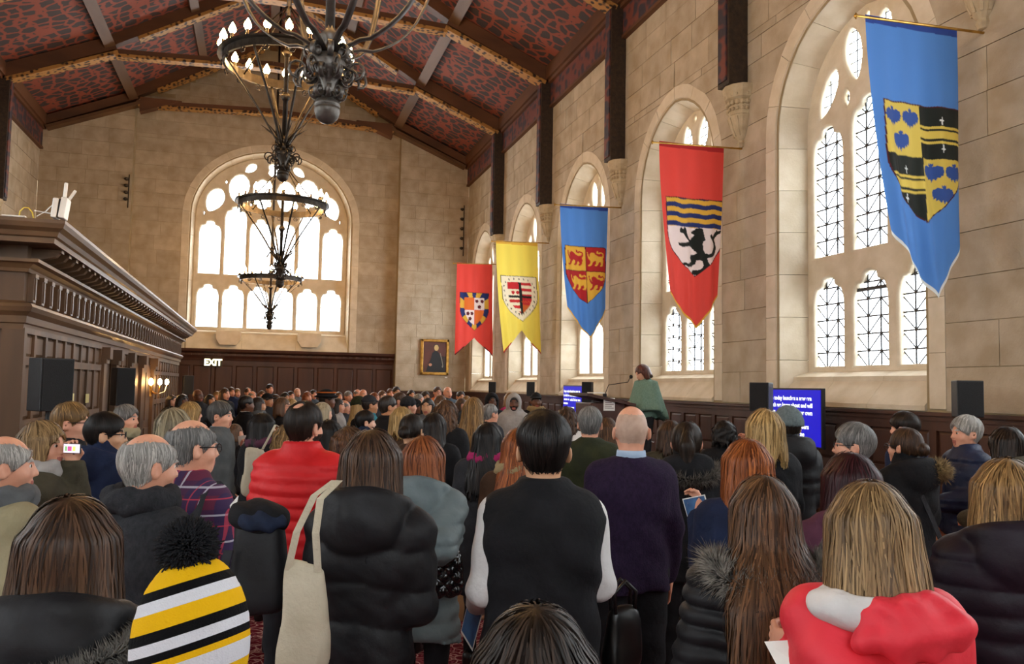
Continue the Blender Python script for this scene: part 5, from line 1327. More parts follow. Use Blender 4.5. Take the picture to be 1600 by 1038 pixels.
def person(x, yt, d, label, hair='short:dark', top='jacket:black', pose='down', da=0, g='m', skin='pink', legs='black', hp=0, hy=0, hr=0, gi=1.0, H=None, loc=None, face=None, glasses=False, beard=False, hat=None, scarf=None, collar=None, vest=None, shaved=False, hem=None, curl=.35, fur=None, zend=None, vol=0.0, group=None, hc=None, ztop=None, base=0.0, bk=0.0):
    P = at_depth(x, yt, d); ht = P[2]-base if ztop is None else ztop; s = ht/1.727
    p = (P[0], P[1]) if loc is None else loc
    a = math.degrees(math.atan2(5.33-p[0], 11.2-p[1]))+da if face is None else face
    e = empty('person', (p[0], p[1], base), -math.radians(a)); e.scale = (s, s, s); tag(e, label, 'person', group)
    # resolution follows distance
    lv = 0 if d < 1.9 else 1 if d < 3.2 else 2 if d < 5 else 3 if d < 8.5 else 4
    hb = (.0125, .0135, .017, .025, .034)[lv]*(.85 if 'puffer' in top and lv < 3 else 1); hh = (.0068, .0075, .009, .012, .0155)[lv]; hr_ = (.006, .0068, .0085, .012, .0155)[lv]
    kind, col = (top.split(':', 1)+['black'])[:2]
    pl, pr = pose if isinstance(pose, tuple) else (pose, pose)
    def reach(spec, side):
        """'@px,py,depth': two-bone arm reaching for a seen point"""
        if not spec.startswith('@'): return spec
        w = at_depth(*[float(v) for v in spec[1:].split(',')])-np.array([p[0], p[1], base]); ar = math.radians(a)
        L3 = np.array([w[0]*math.cos(ar)-w[1]*math.sin(ar), w[0]*math.sin(ar)+w[1]*math.cos(ar), w[2]])/s; L3[0] *= side
        S = np.array([.152, -.012, 1.372]); v = L3-S; n = np.linalg.norm(v); v *= min(1, .50/n); n = min(n, .50); T_ = S+v
        dn = np.array([.06, -.25, -1.0]); dn -= v*(dn@v)/(n*n); dn /= np.linalg.norm(dn); E = S+v*.5+dn*math.sqrt(max(.265**2-(n/2)**2, 0))
        nm_ = 'reach_%d_%d_%d' % (x, yt, side); POSE[nm_] = (tuple(E), tuple(T_-v/n*.05)); return nm_
    pl, pr = reach(pl, -1), reach(pr, 1)
    T = dict(jacket=dict(th=.018, hem=.80, sl=1.08, puff=None, col=.03, hood=0), coat=dict(th=.024, hem=.55, sl=1.1, puff=None, col=.035, hood=0), sweater=dict(th=.008, hem=.84, sl=1.0, puff=None, col=.0, hood=0),
             puffer=dict(th=.026, hem=.82, sl=1.12, puff=(.026, .060), col=.05, hood=0), longpuffer=dict(th=.020, hem=.48, sl=1.06, puff=(.016, .135), col=.03, hood=1.0), hoodpuffer=dict(th=.026, hem=.80, sl=1.12, puff=(.017, .082), col=.02, hood=1.0),
             hooded=dict(th=.022, hem=.80, sl=1.1, puff=None, col=.02, hood=1.0), shirt=dict(th=.010, hem=.82, sl=1.02, puff=None, col=.035, hood=0), suit=dict(th=.016, hem=.74, sl=1.04, puff=None, col=.03, hood=0), poncho=dict(th=.008, hem=.9, sl=1.0, puff=None, col=.05, hood=0),
             quilt=dict(th=.024, hem=.80, sl=1.1, puff=(.009, .10), col=.045, hood=0))[kind]
    q = dict(T, g=g, gi=gi, pl=pl, pr=pr, poncho=kind == 'poncho'); 
    if hem: q['hem'] = hem
    key = ('top', kind, hb, g, gi, pl, pr, q['hem'])
    def mk(): return snet(top_sdf(q, sleeves=vest is None), (-.50, -.36, q['hem']-.04 if q['hem'] < .80 else .78), (.50, .44, 1.66), hb)
    if kind == 'poncho': mk = lambda: snet(top_sdf(q), (-.50, -.36, .70), (.50, .44, 1.60), hb)
    if key not in _PC: _PC[key] = smesh('top', *mk())
    nm = dict(jacket='jacket', coat='coat', sweater='sweater', puffer='puffer_jacket', longpuffer='long_puffer_coat', hoodpuffer='hooded_puffer_jacket', hooded='hooded_jacket', shirt='shirt', suit='suit_jacket', poncho='poncho', quilt='quilted_jacket')[kind]
    if vest: nm = 'fleece_vest'
    obj(nm, _PC[key], cm(col), e)
    if vest:
        k2 = ('slv', hb, g, gi, pl, pr)
        if k2 not in _PC: _PC[k2] = smesh('shirt_sleeves', *snet(top_sdf(dict(q, th=.004, puff=None), body=False), (-.42, -.25, .80), (.42, .40, 1.50), hb))
        obj('shirt_sleeves', _PC[k2], cm(vest), e)
    # trousers and shoes
    hl = max(hb, .022); kl = ('leg', hl, g, round(gi, 2))
    if kl not in _PC: _PC[kl] = smesh('trousers', *snet(leg_sdf(dict(g=g, gi=min(gi, 1.1), leg=1.05 if g == 'm' else .88)), (-.26, -.2, .03), (.26, .2, 1.06), hl))
    obj('trousers', _PC[kl], cm(legs), e)
    for sx in (-1, 1): obj('shoe', SHOEM, SHOE, e, (sx*(.105 if g == 'm' else .098), -.02, 0))
    # head, neck and hands
    hands = []
    for sx, ps in ((-1, pl), (1, pr)):
        if ps != 'pocket' and not (lv == 4 and ps in ('front', 'low')): hands.append((sx, ps, curl if ps in ('down', 'out') else .8))
    kb = ('body', hh, g, hp, hy, hr, tuple(hands), beard, shaved)
    if kb not in _PC: _PC[kb] = make_head(hh, g, hp, hy, hr, hands, 'shaved' if shaved else beard)
    hs, hcn = (hair.split(':')+['dark'])[:2]; HM = hair_mat(*HAIRC[hcn])
    obj('body', _PC[kb], [SKIN[skin], LIP, HM, EYE, IRIS, pm('grey_stubble', '#b0917e', '#bd9f8b', 40, .6) if shaved else HM], e)
    hm = None
    if hs not in ('bald',):
        ze = zend or dict(bob=1.50, long=1.28, curly=1.44, pony=1.36).get(hs, 1.5); am = (.0042, .004, .0035, .003, .002)[lv]*(.55 if hs in ('short', 'balding', 'thin', 'receding') else 1.0)
        kh = ('hair', hs, ze, vol, hr_, hp, hy, hr, bk)
        if kh not in _PC:
            V, F = cached(('h0', hs, ze, vol, hr_, bk), lambda: snet(hair_sdf(hs, ze, vol, am, bk), (-.22, -.33, ze-.06 if hs in ('bob', 'long', 'curly', 'pony') else 1.55), (.22, .15, 1.81), hr_))
            V = V.copy(); tone = None
            ns = (1900, 1500, 1000, 420, 0)[lv]
            if ns:
                f0 = hair_sdf(hs, ze, vol, 0.0, bk); sh = hs in ('short', 'balding', 'thin', 'receding', 'bun')
                zb = {'short': 1.565, 'balding': 1.565, 'thin': 1.565, 'receding': 1.565, 'bun': 1.58, 'pony': ze}.get(hs, ze)
                L_ = 1.72-ze; stp = 6 if sh else 11
                sv, sf, stn = strands(f0, V, int(ns*(1.0 if sh else 1+.5*L_)), stp, .010 if sh else max(.014, L_/stp*.75), int(x), .004 if sh else .009, (.0034 if sh else .0050)*(1, 1, 1.15, 1.7, 1)[lv], zb, sh, .35 if hs == 'curly' else .06)
                F = np.concatenate([F, sf+len(V)]); tone = np.concatenate([np.full(len(V), .22), stn]).astype(f32); V = np.concatenate([V, sv])
            if hs == 'long' or (hs == 'pony'):      # the fall below the neck stays put
                w = np.clip((V[:, 2]-1.42)/.12, 0, 1)[:, None]; V = rot_head(V, hp, hy, hr)*w+(V+HD)*(1-w)
            else: V = rot_head(V, hp, hy, hr)
            me = smesh('hair', V, F)
            if tone is not None: at = me.attributes.new('tone', 'FLOAT', 'POINT'); at.data.foreach_set('value', tone)
            _PC[kh] = me
        hm = obj('hair', _PC[kh], HM if lv == 4 else strand_mat(*HAIRC[hcn]), e)
    if hat:
        hk, hcol = hat.split(':', 1)
        def hf():
            if hk == 'beanie': return lambda x, y, z: np.maximum(ell(x, y, z, (0, -.020, 1.665), (.098, .118, .122)), (1.645+.25*np.clip(y, 0, 1))-z)+.003*np.sin(np.arctan2(x, y)*30)
            if hk == 'cap': return lambda x, y, z: smin(np.maximum(ell(x, y, z, (0, -.018, 1.66), (.094, .114, .115)), (1.675)-z), np.maximum(ell(x, y, z, (0, .10, 1.685), (.075, .095, .012)), -y+.02), .01)
            if hk == 'hat': return lambda x, y, z: smin(np.maximum(ell(x, y, z, (0, -.018, 1.67), (.105, .125, .125)), 1.68-z), ell(x, y, z, (0, -.015, 1.69), (.145, .165, .018)), .02)
            if hk == 'hoodup': return lambda x, y, z: smax(smin(ell(x, y, z, (0, -.03, 1.65), (.118, .135, .145)), ell(x, y, z, (0, -.06, 1.50), (.13, .12, .10)), .06), -ell(x, y, z, (0, .13, 1.63), (.078, .12, .105)), .02)
        kk = ('hat', hk, hr_, hp, hy)
        if kk not in _PC:
            V, F = snet(hf(), (-.20, -.24, 1.38), (.20, .25, 1.85), hr_); _PC[kk] = smesh('hat', rot_head(V, hp, hy, hr), F)
        obj(dict(beanie='knit_hat', cap='cap', hat='brimmed_hat', hoodup='hood')[hk], _PC[kk], cm(hcol), e)
    if glasses:
        kk = ('gl', hp, hy, hr)
        if kk not in _PC:
            m = MB()
            for sx in (-1, 1):
                m.tube([(sx*.034+.024*math.cos(t), .103, 1.634+.018*math.sin(t)) for t in np.linspace(0, 2*math.pi, 13)], .0022, 5)
                m.tube([(sx*.058, .102, 1.640), (sx*.078, .07, 1.641), (sx*.084, -.01, 1.642)], .0024, 5)
            m.tube([(-.010, .106, 1.637), (.010, .106, 1.637)], .002, 5)
            m.V = [tuple(v) for v in rot_head(np.array(m.V), hp, hy, hr)]; _PC[kk] = m.mesh('glasses')
        obj('glasses', _PC[kk], M['black_plastic'], e)
    if scarf:
        kk = ('scarf', hb)
        if kk not in _PC: _PC[kk] = smesh('scarf', *snet(lambda x, y, z: np.sqrt((np.sqrt(x*x*.8+(y+.015)**2)-.092)**2+((z-1.475)*.8)**2)-.042+.006*np.sin(np.arctan2(x, y)*7+z*60), (-.18, -.19, 1.39), (.18, .17, 1.56), hb))
        obj('scarf', _PC[kk], cm(scarf), e)
    if collar:
        m = MB(); m.lathe([(.078, 1.44), (.071, 1.495), (.069, 1.505), (.062, 1.50), (.064, 1.44)], 20, (0, -.014, 0)); obj('shirt_collar', m.mesh('shirt_collar', True), cm(collar), e)
    if fur:
        n, L, c1, c2 = fur
        kf = .85 if bk else 1.0
        path = [(.165*math.cos(t), -.075*kf-.135*kf*math.sin(t), 1.440-.055*math.sin(t)) for t in np.linspace(-.35, math.pi+.35, 26)]
        V, F = spikes(path, n, .022, L, .0035, int(x)); obj('fur_trim', arr_mesh('fur_trim', V, F), pm('fur_'+c1, '#'+c1, '#'+c2, 30, .8, 0, detail=2), e)
    return e
# ================================================================== the crowd
Pn = person
# ---- foreground, left
p1 = Pn(12, 678, 3.09, 'bald man in a beige jacket with grey collar at the left edge', 'balding:white', 'jacket:beige', ('down', 'down'), hy=25, da=10, scarf='grey', gi=1.05)
p2 = Pn(72, 658, 4.10, 'woman in an olive quilted jacket filming with a raised phone', 'bob:light', 'quilt:olive', ('@99,718,4.16', '@125,718,4.14'), g='f', hy=28, da=35, vol=.004, scarf='lightgrey')
p3 = Pn(114, 629, 5.01, 'short haired person with dark glasses and black coat behind the phone', 'short:sandy', 'coat:black', 'front', g='f', da=42, glasses=True, vol=.004)
p4 = Pn(167, 645, 4.60, 'black haired man with glasses in a navy hooded jacket', 'short:black', 'hooded:navy', 'front', hy=38, da=2, glasses=True, skin='olive', vol=.005)
p5 = Pn(199, 633, 7.00, 'grey haired woman in profile before the lit sconce', 'short:grey', 'coat:olive', 'front', g='f', da=50, vol=.006, scarf='beige')
p6 = Pn(231, 674, 2.96, 'white haired balding man in a charcoal knit sweater', 'balding:white', 'sweater:charcoal:knit', 'low', da=5, hy=18, gi=1.08, scarf='charcoal:knit', legs='denim', beard=False, hp=4)
p7 = Pn(302, 653, 3.46, 'grey balding man with glasses in a plaid shirt', 'balding:grey', 'shirt:plaid', 'front', da=5, hy=24, glasses=True, gi=1.06, legs='denim', beard=False)
p8 = Pn(118, 778, 1.75, 'brown haired woman in a black coat with grey fur hood, bottom left', 'bob:brown', 'hoodpuffer:black:nylon', 'front', g='f', da=-20, hy=-8, zend=1.50, vol=.006)
p10 = Pn(346, 628, 7.18, 'grey haired man in a grey suit seen in profile', 'short:steelgrey', 'suit:suit', 'down', da=48, vol=.010, collar='skyblue', legs='grey')
p11 = Pn(275, 637, 5.20, 'woman with long pale hair behind the plaid shirt man', 'long:pale', 'jacket:black', 'front', g='f', zend=1.33)
p11b = Pn(300, 627, 8.20, 'strawberry blond woman beside the long pale hair', 'bob:blond', 'jacket:charcoal', 'front', g='f')
p12 = Pn(476, 627, 4.24, 'man in a bright red puffer jacket', 'thin:dark', 'puffer:red:nylon', ('low', 'low'), hy=14, da=-8, gi=1.08, legs='charcoal', beard=True)
m = MB(); m.lathe([(.205, .745), (.215, .80), (.205, .85), (.17, .85), (.17, .745)], 24); m.V = [(x, y*.72, z) for x, y, z in m.V]; m.build('shirt_tail', cm('pink'), p12, True)
p13 = Pn(585, 670, 2.80, 'brown haired woman in a long black puffer coat carrying a cream tote', 'bob:brown', 'longpuffer:black:nylon', ('low', 'front'), g='f', zend=1.38, da=-4, hy=4, gi=.84, legs='black')
p14 = Pn(664, 683, 3.90, 'auburn haired woman in a pale slate puffer jacket', 'bob:auburn', 'hoodpuffer:slate:nylon', ('front', '@706,846,3.86'), g='f', zend=1.40, da=2, hy=6, vol=.008, hem=.72, gi=.95)
p16 = Pn(850, 645, 2.90, 'black haired man in a black fleece vest with white sleeves', 'short:black', 'jacket:black', ('side', 'front'), da=-14, vest='white', skin='olive', vol=.010, gi=1.08, legs='black')
p17 = Pn(986, 632, 4.10, 'bald man in a dark navy sweater over a light blue collar', 'bald:grey', 'sweater:purple:knit', ('low', 'down'), da=-12, shaved=True, collar='skyblue', gi=1.04, legs='black')
p18 = Pn(922, 636, 6.00, 'grey haired man in a dark green jacket', 'short:grey', 'jacket:green', 'front', da=-8, vol=.006)
p19 = Pn(812, 668, 4.59, 'ginger haired woman mostly hidden by the black vest', 'long:ginger', 'jacket:brown', 'front', g='f', zend=1.22, da=-8, scarf='khaki')
p20 = Pn(763, 660, 5.41, 'woman with long straight black hair and black coat', 'long:black', 'coat:charcoal', 'front', g='f', da=-6, hy=18, scarf='magenta')
p21 = Pn(741, 620, 7.99, 'woman with long fair hair in a light grey sweater', 'long:sandy', 'sweater:lightgrey:knit', ('@723,748,8.10', 'front'), g='f', zend=1.22, da=-8)
p22 = Pn(838, 945, 1.25, 'top of a dark brown haired head at the bottom edge', 'bob:dark', 'jacket:black', 'front', g='f', da=-8, vol=.004)
# ---- foreground, right
p23 = Pn(1165, 686, 3.44, 'ginger haired woman in a navy jacket reading a blue programme', 'bob:ginger', 'jacket:navy', ('@1090,812,3.66', 'read'), g='f', zend=1.40, da=-10, hy=-6, vol=.004)
p24 = Pn(1190, 743, 2.44, 'woman with very long brown hair over a fur trimmed black hood', 'long:mid', 'puffer:black:nylon', 'front', g='f', zend=1.14, da=-8, gi=1.10, fur=(5200, .055, '18130f', '8d867c'), vol=.004, bk=.10)
p25 = Pn(1362, 757, 2.00, 'woman with light brown hair in a bright red rain jacket', 'bob:light', 'jacket:coral:nylon', ('@1236,1052,2.02', 'front'), g='f', zend=1.42, da=4, hy=-6, hp=8, gi=1.0, vol=.010)
p26 = Pn(1326, 707, 3.00, 'burgundy haired woman in a mauve coat', 'bob:burgundy', 'hooded:mauve', 'front', g='f', zend=1.40, da=-8, vol=.004)
p27 = Pn(1333, 662, 4.60, 'grey haired man with black glasses looking left', 'short:grey', 'shirt:steel', 'front', da=-48, hy=-20, glasses=True, vol=.008)
p28 = Pn(1192, 640, 4.92, 'blond bobbed woman in a black coat before the caption screen', 'bob:blond', 'coat:black', ('chin', 'front'), g='f', zend=1.47, da=-20, vol=.006)
p29 = Pn(1229, 638, 5.60, 'person in a blue grey knitted hat and black puffer', 'short:dark', 'hoodpuffer:black:nylon', 'front', g='f', da=-12, hat='beanie:slate:knit')
p30 = Pn(1072, 658, 4.79, 'woman with a dark ponytail and fur edged black hood', 'pony:dark', 'hooded:black', 'low', g='f', da=-6, hy=10, fur=(1500, .04, '2a2520', '6a6259'))
p30b = Pn(1046, 656, 6.30, 'brown haired woman behind the dark ponytail', 'bob:brown', 'jacket:olive', 'front', g='f', da=-10)
p31 = Pn(1413, 667, 5.00, 'woman with a brown hair bun in a black coat with tan fur hood', 'bun:brown', 'hooded:black', 'front', g='f', da=-18, hy=-12, glasses=True)
p32 = Pn(1412, 645, 6.52, 'dark haired person standing behind the woman with the bun', 'short:dark', 'jacket:navy', 'front', da=-30, vol=.012)
p33 = Pn(1508, 651, 6.08, 'white haired man in a navy puffer jacket and khaki trousers', 'short:white', 'puffer:navy:nylon', ('front', 'down'), da=-78, legs='khaki', vol=.012)
p34 = Pn(1570, 666, 5.20, 'dark haired woman at the right edge by the panelling', 'bob:dark', 'hooded:olive', 'front', g='f', da=-15)
p35 = Pn(1567, 717, 2.63, 'woman with streaked light brown hair in a dark plum puffer', 'bob:sandy', 'hoodpuffer:plum:nylon', 'front', g='f', da=2, hy=8, gi=1.03, hem=.55, vol=.004)
p36 = Pn(1131, 658, 7.00, 'person with short curly black hair in a black coat', 'curly:black', 'coat:black', 'front', g='f', zend=1.56, da=-6, skin='brown')
# ---- middle rows and far end; faces turn to the lectern
G = 'far rows of the standing audience'
FAR = [
 (269, 617, 15.01, 'f', 'bob:dark', 'coat:black', 'pale', 'woman in black at the far left below the sconce light'),
 (286, 616, 14.30, 'f', 'curly:black', 'jacket:charcoal', 'brown', 'woman with curly black hair near the far left wall'),
 (310, 608, 14.87, 'm', 'bald:dark', 'coat:black', 'brown', 'bald bespectacled man in a dark coat far left'),
 (329, 616, 15.36, 'f', 'long:black', 'coat:black', 'tan', 'woman with long black hair next to the bald bespectacled man'),
 (352, 606, 15.86, 'f', 'long:brown', 'jacket:black', 'pink', 'tall long haired person above the grey suit'),
 (362, 605, 20.50, 'm', 'short:brown', 'jacket:navy', 'pink', 'far man with short brown hair left of the middle aisle'),
 (371, 607, 21.50, 'm', 'short:sandy', 'jacket:charcoal', 'pink', 'far sandy haired man beside the brown haired one'),
 (388, 606, 20.30, 'm', 'receding:brown', 'jacket:black', 'pink', 'far man with receding hair'),
 (422, 600, 21.00, 'm', 'short:dark', 'jacket:charcoal', 'pink', 'tallest man standing at the far end'),
 (386, 618, 10.98, 'm', 'short:black', 'jacket:black', 'brown', 'man in a black jacket and white shirt seen in profile'),
 (405, 620, 11.62, 'f', 'bob:dark', 'jacket:steel', 'tan', 'dark haired woman with a grey scarf in profile'),
 (419, 615, 13.99, 'm', 'short:dark', 'jacket:black', 'tan', 'person in a dark cap in the middle rows'),
 (432, 616, 14.81, 'f', 'bob:brown', 'jacket:charcoal', 'pink', 'brown bobbed woman next to the dark cap'),
 (443, 620, 10.40, 'f', 'bob:mid', 'sweater:black', 'pink', 'woman in a black sweater holding a white cup'),
 (446, 613, 17.09, 'm', 'short:black', 'jacket:navy', 'tan', 'far black haired man behind the black sweater'),
 (457, 622, 13.00, 'f', 'bob:blond', 'jacket:charcoal', 'pink', 'blond woman left of the red puffer head'),
 (465, 606, 21.00, 'm', 'bald:grey', 'jacket:grey', 'pale', 'bald man at the far end above the red puffer'),
 (481, 612, 17.41, 'f', 'curly:auburn', 'jacket:green', 'pink', 'far curly red haired woman'),
 (490, 609, 20.00, 'm', 'short:dark', 'shirt:steel', 'pink', 'far man in a steel blue shirt'),
 (512, 611, 11.11, 'm', 'short:dark', 'coat:black', 'brown', 'person in a dark brimmed hat with a yellow band'),
 (506, 628, 8.70, 'f', 'bob:pale', 'coat:cream', 'pale', 'woman with a pale blond bob and cream coat'),
 (369, 662, 9.00, 'f', 'bob:mid', 'jacket:charcoal', 'pink', 'short child with brown hair beside the grey suit'),
 (412, 645, 6.49, 'f', 'bob:black', 'coat:black', 'olive', 'black haired woman with a purple scarf and cream tote'),
 (453, 663, 5.66, 'f', 'curly:sandy', 'jacket:brown', 'pink', 'curly sandy head just behind the red puffer shoulder'),
 (517, 655, 6.14, 'f', 'bob:black', 'jacket:magenta', 'olive', 'black haired woman in a magenta jacket'),
 (529, 622, 12.18, 'f', 'bob:dark', 'jacket:lightgrey', 'pink', 'woman in light grey in the middle rows'),
 (539, 625, 12.82, 'm', 'balding:grey', 'jacket:charcoal', 'pink', 'grey balding man beside the woman in light grey'),
 (563, 621, 10.92, 'f', 'long:blond', 'jacket:black', 'pink', 'blond woman in a dark green knit hat'),
 (579, 618, 10.47, 'm', 'short:dark', 'jacket:teal', 'tan', 'man in a dark cap and teal jacket'),
 (559, 608, 19.20, 'm', 'balding:grey', 'jacket:brown', 'pink', 'far balding man in brown, left of a bald pair'),
 (568, 608, 18.00, 'm', 'bald:grey', 'jacket:charcoal', 'pink', 'far bald man in charcoal, right of a bald pair'),
 (572, 641, 8.00, 'f', 'short:black', 'hooded:denim', 'pale', 'dark haired person in a denim blue hooded jacket'),
 (607, 618, 9.00, 'm', 'short:dark', 'coat:black', 'tan', 'large man in a black coat with a hand to his chin'),
 (626, 613, 11.72, 'm', 'short:brown', 'shirt:pink', 'pink', 'man in a pale pink shirt'),
 (620, 604, 19.17, 'm', 'short:dark', 'jacket:navy', 'tan', 'tall far man before the corner of the end wall'),
 (598, 610, 17.00, 'f', 'bob:mid', 'jacket:cream', 'pale', 'far brown haired woman before the dark end panelling'),
 (640, 621, 11.20, 'f', 'short:dark', 'jacket:charcoal', 'pink', 'person in a charcoal knit hat'),
 (651, 624, 12.30, 'm', 'short:black', 'jacket:black', 'brown', 'dark capped man next to the charcoal knit hat'),
 (668, 621, 10.79, 'f', 'long:black', 'jacket:grey', 'olive', 'black haired woman in grey facing left'),
 (684, 604, 18.41, 'm', 'short:brown', 'jacket:orange', 'pink', 'far man with glasses in an orange jacket'),
 (700, 604, 17.55, 'm', 'bald:grey', 'jacket:steel', 'pink', 'far bald man under the portrait'),
 (665, 611, 17.00, 'm', 'short:dark', 'jacket:charcoal', 'tan', 'far dark haired man left of the portrait'),
 (720, 611, 17.14, 'm', 'short:dark', 'jacket:black', 'tan', 'far man under the red swallow-tailed banner'),
 (722, 622, 13.80, 'f', 'bob:brown', 'coat:charcoal', 'pink', 'woman with brown bob standing near the far windows'),
 (730, 618, 15.30, 'f', 'bob:sandy', 'jacket:olive', 'pink', 'sandy haired woman near the far windows'),
 (698, 626, 7.54, 'f', 'curly:mid', 'coat:black', 'pink', 'woman with curly reddish brown hair in black'),
 (630, 635, 7.17, 'f', 'bob:blond', 'jacket:brown', 'pink', 'woman with a short blond bob seen from behind'),
 (645, 646, 5.80, 'f', 'bun:dark', 'jacket:brown', 'olive', 'woman with dark hair clipped up in a bun'),
 (680, 644, 6.30, 'f', 'long:dark', 'coat:black', 'olive', 'woman with long dark hair beside the hair bun'),
 (767, 631, 9.60, 'm', 'short:grey', 'jacket:charcoal', 'pink', 'grey haired man in profile beyond the fair haired woman'),
 (769, 616, 13.20, 'f', 'long:black', 'coat:black', 'brown', 'woman with glasses and dark hood under the far windows'),
 (803, 617, 12.00, 'm', 'short:black', 'hooded:lightgrey', 'brown', 'bearded man with a light grey hood up facing the camera'),
 (798, 613, 14.20, 'f', 'bob:sandy', 'jacket:magenta', 'pink', 'person in pink behind the grey hood'),
 (838, 614, 12.60, 'm', 'short:black', 'jacket:black', 'brown', 'man in a black cap with a yellow shirt'),
 (886, 636, 8.20, 'f', 'curly:brown', 'coat:white', 'pink', 'curly brown haired woman in a white coat'),
 (948, 652, 6.60, 'f', 'bob:mid', 'jacket:cream', 'pink', 'brown haired woman partly hidden by the navy sweater man'),
 (548, 668, 4.71, 'f', 'curly:mid', 'jacket:maroon', 'pink', 'curly brown head beside the long black puffer coat'),
 (435, 666, 7.43, 'f', 'curly:auburn', 'jacket:brown', 'pink', 'small auburn curly head left of the red puffer'),
 (395, 611, 18.50, 'm', 'balding:grey', 'jacket:navy', 'pink', 'far grey balding man in navy'),
 (340, 611, 19.00, 'f', 'bob:light', 'jacket:black', 'pink', 'far light haired woman near the end of the vestibule'),
 (586, 613, 15.00, 'f', 'bob:auburn', 'jacket:charcoal', 'pink', 'far auburn haired woman behind the teal jacket'),
 (545, 611, 17.50, 'm', 'short:grey', 'jacket:steel', 'pink', 'far grey haired man in steel blue'),
 (655, 615, 14.50, 'f', 'bob:grey', 'jacket:mauve', 'pink', 'grey haired woman in mauve in the far rows'),
 (690, 617, 13.30, 'f', 'bob:mid', 'jacket:denim', 'pink', 'brown haired woman in denim blue below the orange jacket'),
 (610, 607, 20.50, 'm', 'short:mid', 'jacket:olive', 'pink', 'far man in olive by the corner of the dark panelling'),
 (505, 612, 18.40, 'm', 'short:brown', 'jacket:charcoal', 'pink', 'far brown haired man behind the brimmed hat'),
 (455, 611, 18.80, 'f', 'bob:dark', 'jacket:maroon', 'pink', 'far dark haired woman in maroon'),
 (410, 610, 19.50, 'f', 'long:mid', 'jacket:steel', 'pink', 'far long haired woman in steel blue'),
 (530, 612, 19.60, 'f', 'bob:brown', 'jacket:mauve', 'pink', 'far brown haired woman in mauve'),
 (643, 609, 18.83, 'f', 'bob:dark', 'jacket:cream', 'tan', 'far dark haired woman in cream before the end pier'),
]
SP = {'short child with brown hair beside the grey suit': dict(pose=('front', '@379,694,8.55')), 'person in a dark cap in the middle rows': dict(hat='cap:black'), 'person in a dark brimmed hat with a yellow band': dict(hat='hat:black'), 'blond woman in a dark green knit hat': dict(hat='beanie:green:knit'), 'man in a dark cap and teal jacket': dict(hat='cap:charcoal'),
      'person in a charcoal knit hat': dict(hat='beanie:charcoal:knit'), 'dark capped man next to the charcoal knit hat': dict(hat='cap:black'), 'bearded man with a light grey hood up facing the camera': dict(hat='hoodup:lightgrey', beard=True, face=195, pose='pocket'),
      'man in a black cap with a yellow shirt': dict(hat='cap:black', face=190, scarf='khaki'), 'woman with glasses and dark hood under the far windows': dict(hat='hoodup:black', glasses=True, face=185),
      'bald bespectacled man in a dark coat far left': dict(glasses=True), 'woman in a black sweater holding a white cup': dict(glasses=True, face=95, pose=('down', '@452,655,10.1')), 'large man in a black coat with a hand to his chin': dict(pose=('front', 'chin'), face=75, gi=1.15), 'man in a black jacket and white shirt seen in profile': dict(face=75, collar='white'),
      'dark haired woman with a grey scarf in profile': dict(face=80, scarf='grey'), 'black haired woman with a purple scarf and cream tote': dict(scarf='mauve', hy=20), 'man in a pale pink shirt': dict(face=110), 'grey haired man in profile beyond the fair haired woman': dict(face=70), 'dark haired person in a denim blue hooded jacket': dict(face=85),
      'far man with glasses in an orange jacket': dict(glasses=True), 'black haired woman in grey facing left': dict(face=205), 'man in a dark cap and teal jacket ': {}, 'person in a charcoal knit hat ': {}}
PERS = {}
for (x, yt, d, g, hair, top, sk, lab) in FAR:
    k = dict(pose='front' if (x % 3) else 'down', gi=(1.0, 1.06)[x % 2]); k.update(SP.get(lab, {}))
    PERS[lab] = Pn(x, yt, d, lab, hair, top, g=g, skin=sk, legs=('black', 'denim', 'charcoal')[x % 3], group=G, **k)
# the brimmed hat's yellow band
m = MB(); m.tube([(.110*math.cos(t), -.018+.13*math.sin(t), 1.705) for t in np.linspace(0, 2*math.pi, 21)], .009, 6); m.build('hat_band', cm('orange'), PERS['person in a dark brimmed hat with a yellow band'])
# ---- the speaker on the platform
spk = Pn(1004, 567, 12.02, 'woman with a brown bob in a sage green poncho at the lectern', 'bob:maroonbrown', 'poncho:sage:knit', 'read', g='f', face=268, base=.5, loc=(5.42, 11.2), hp=26, legs='charcoal', zend=1.545, vol=.008, skin='pale')
SPK_DONE = True
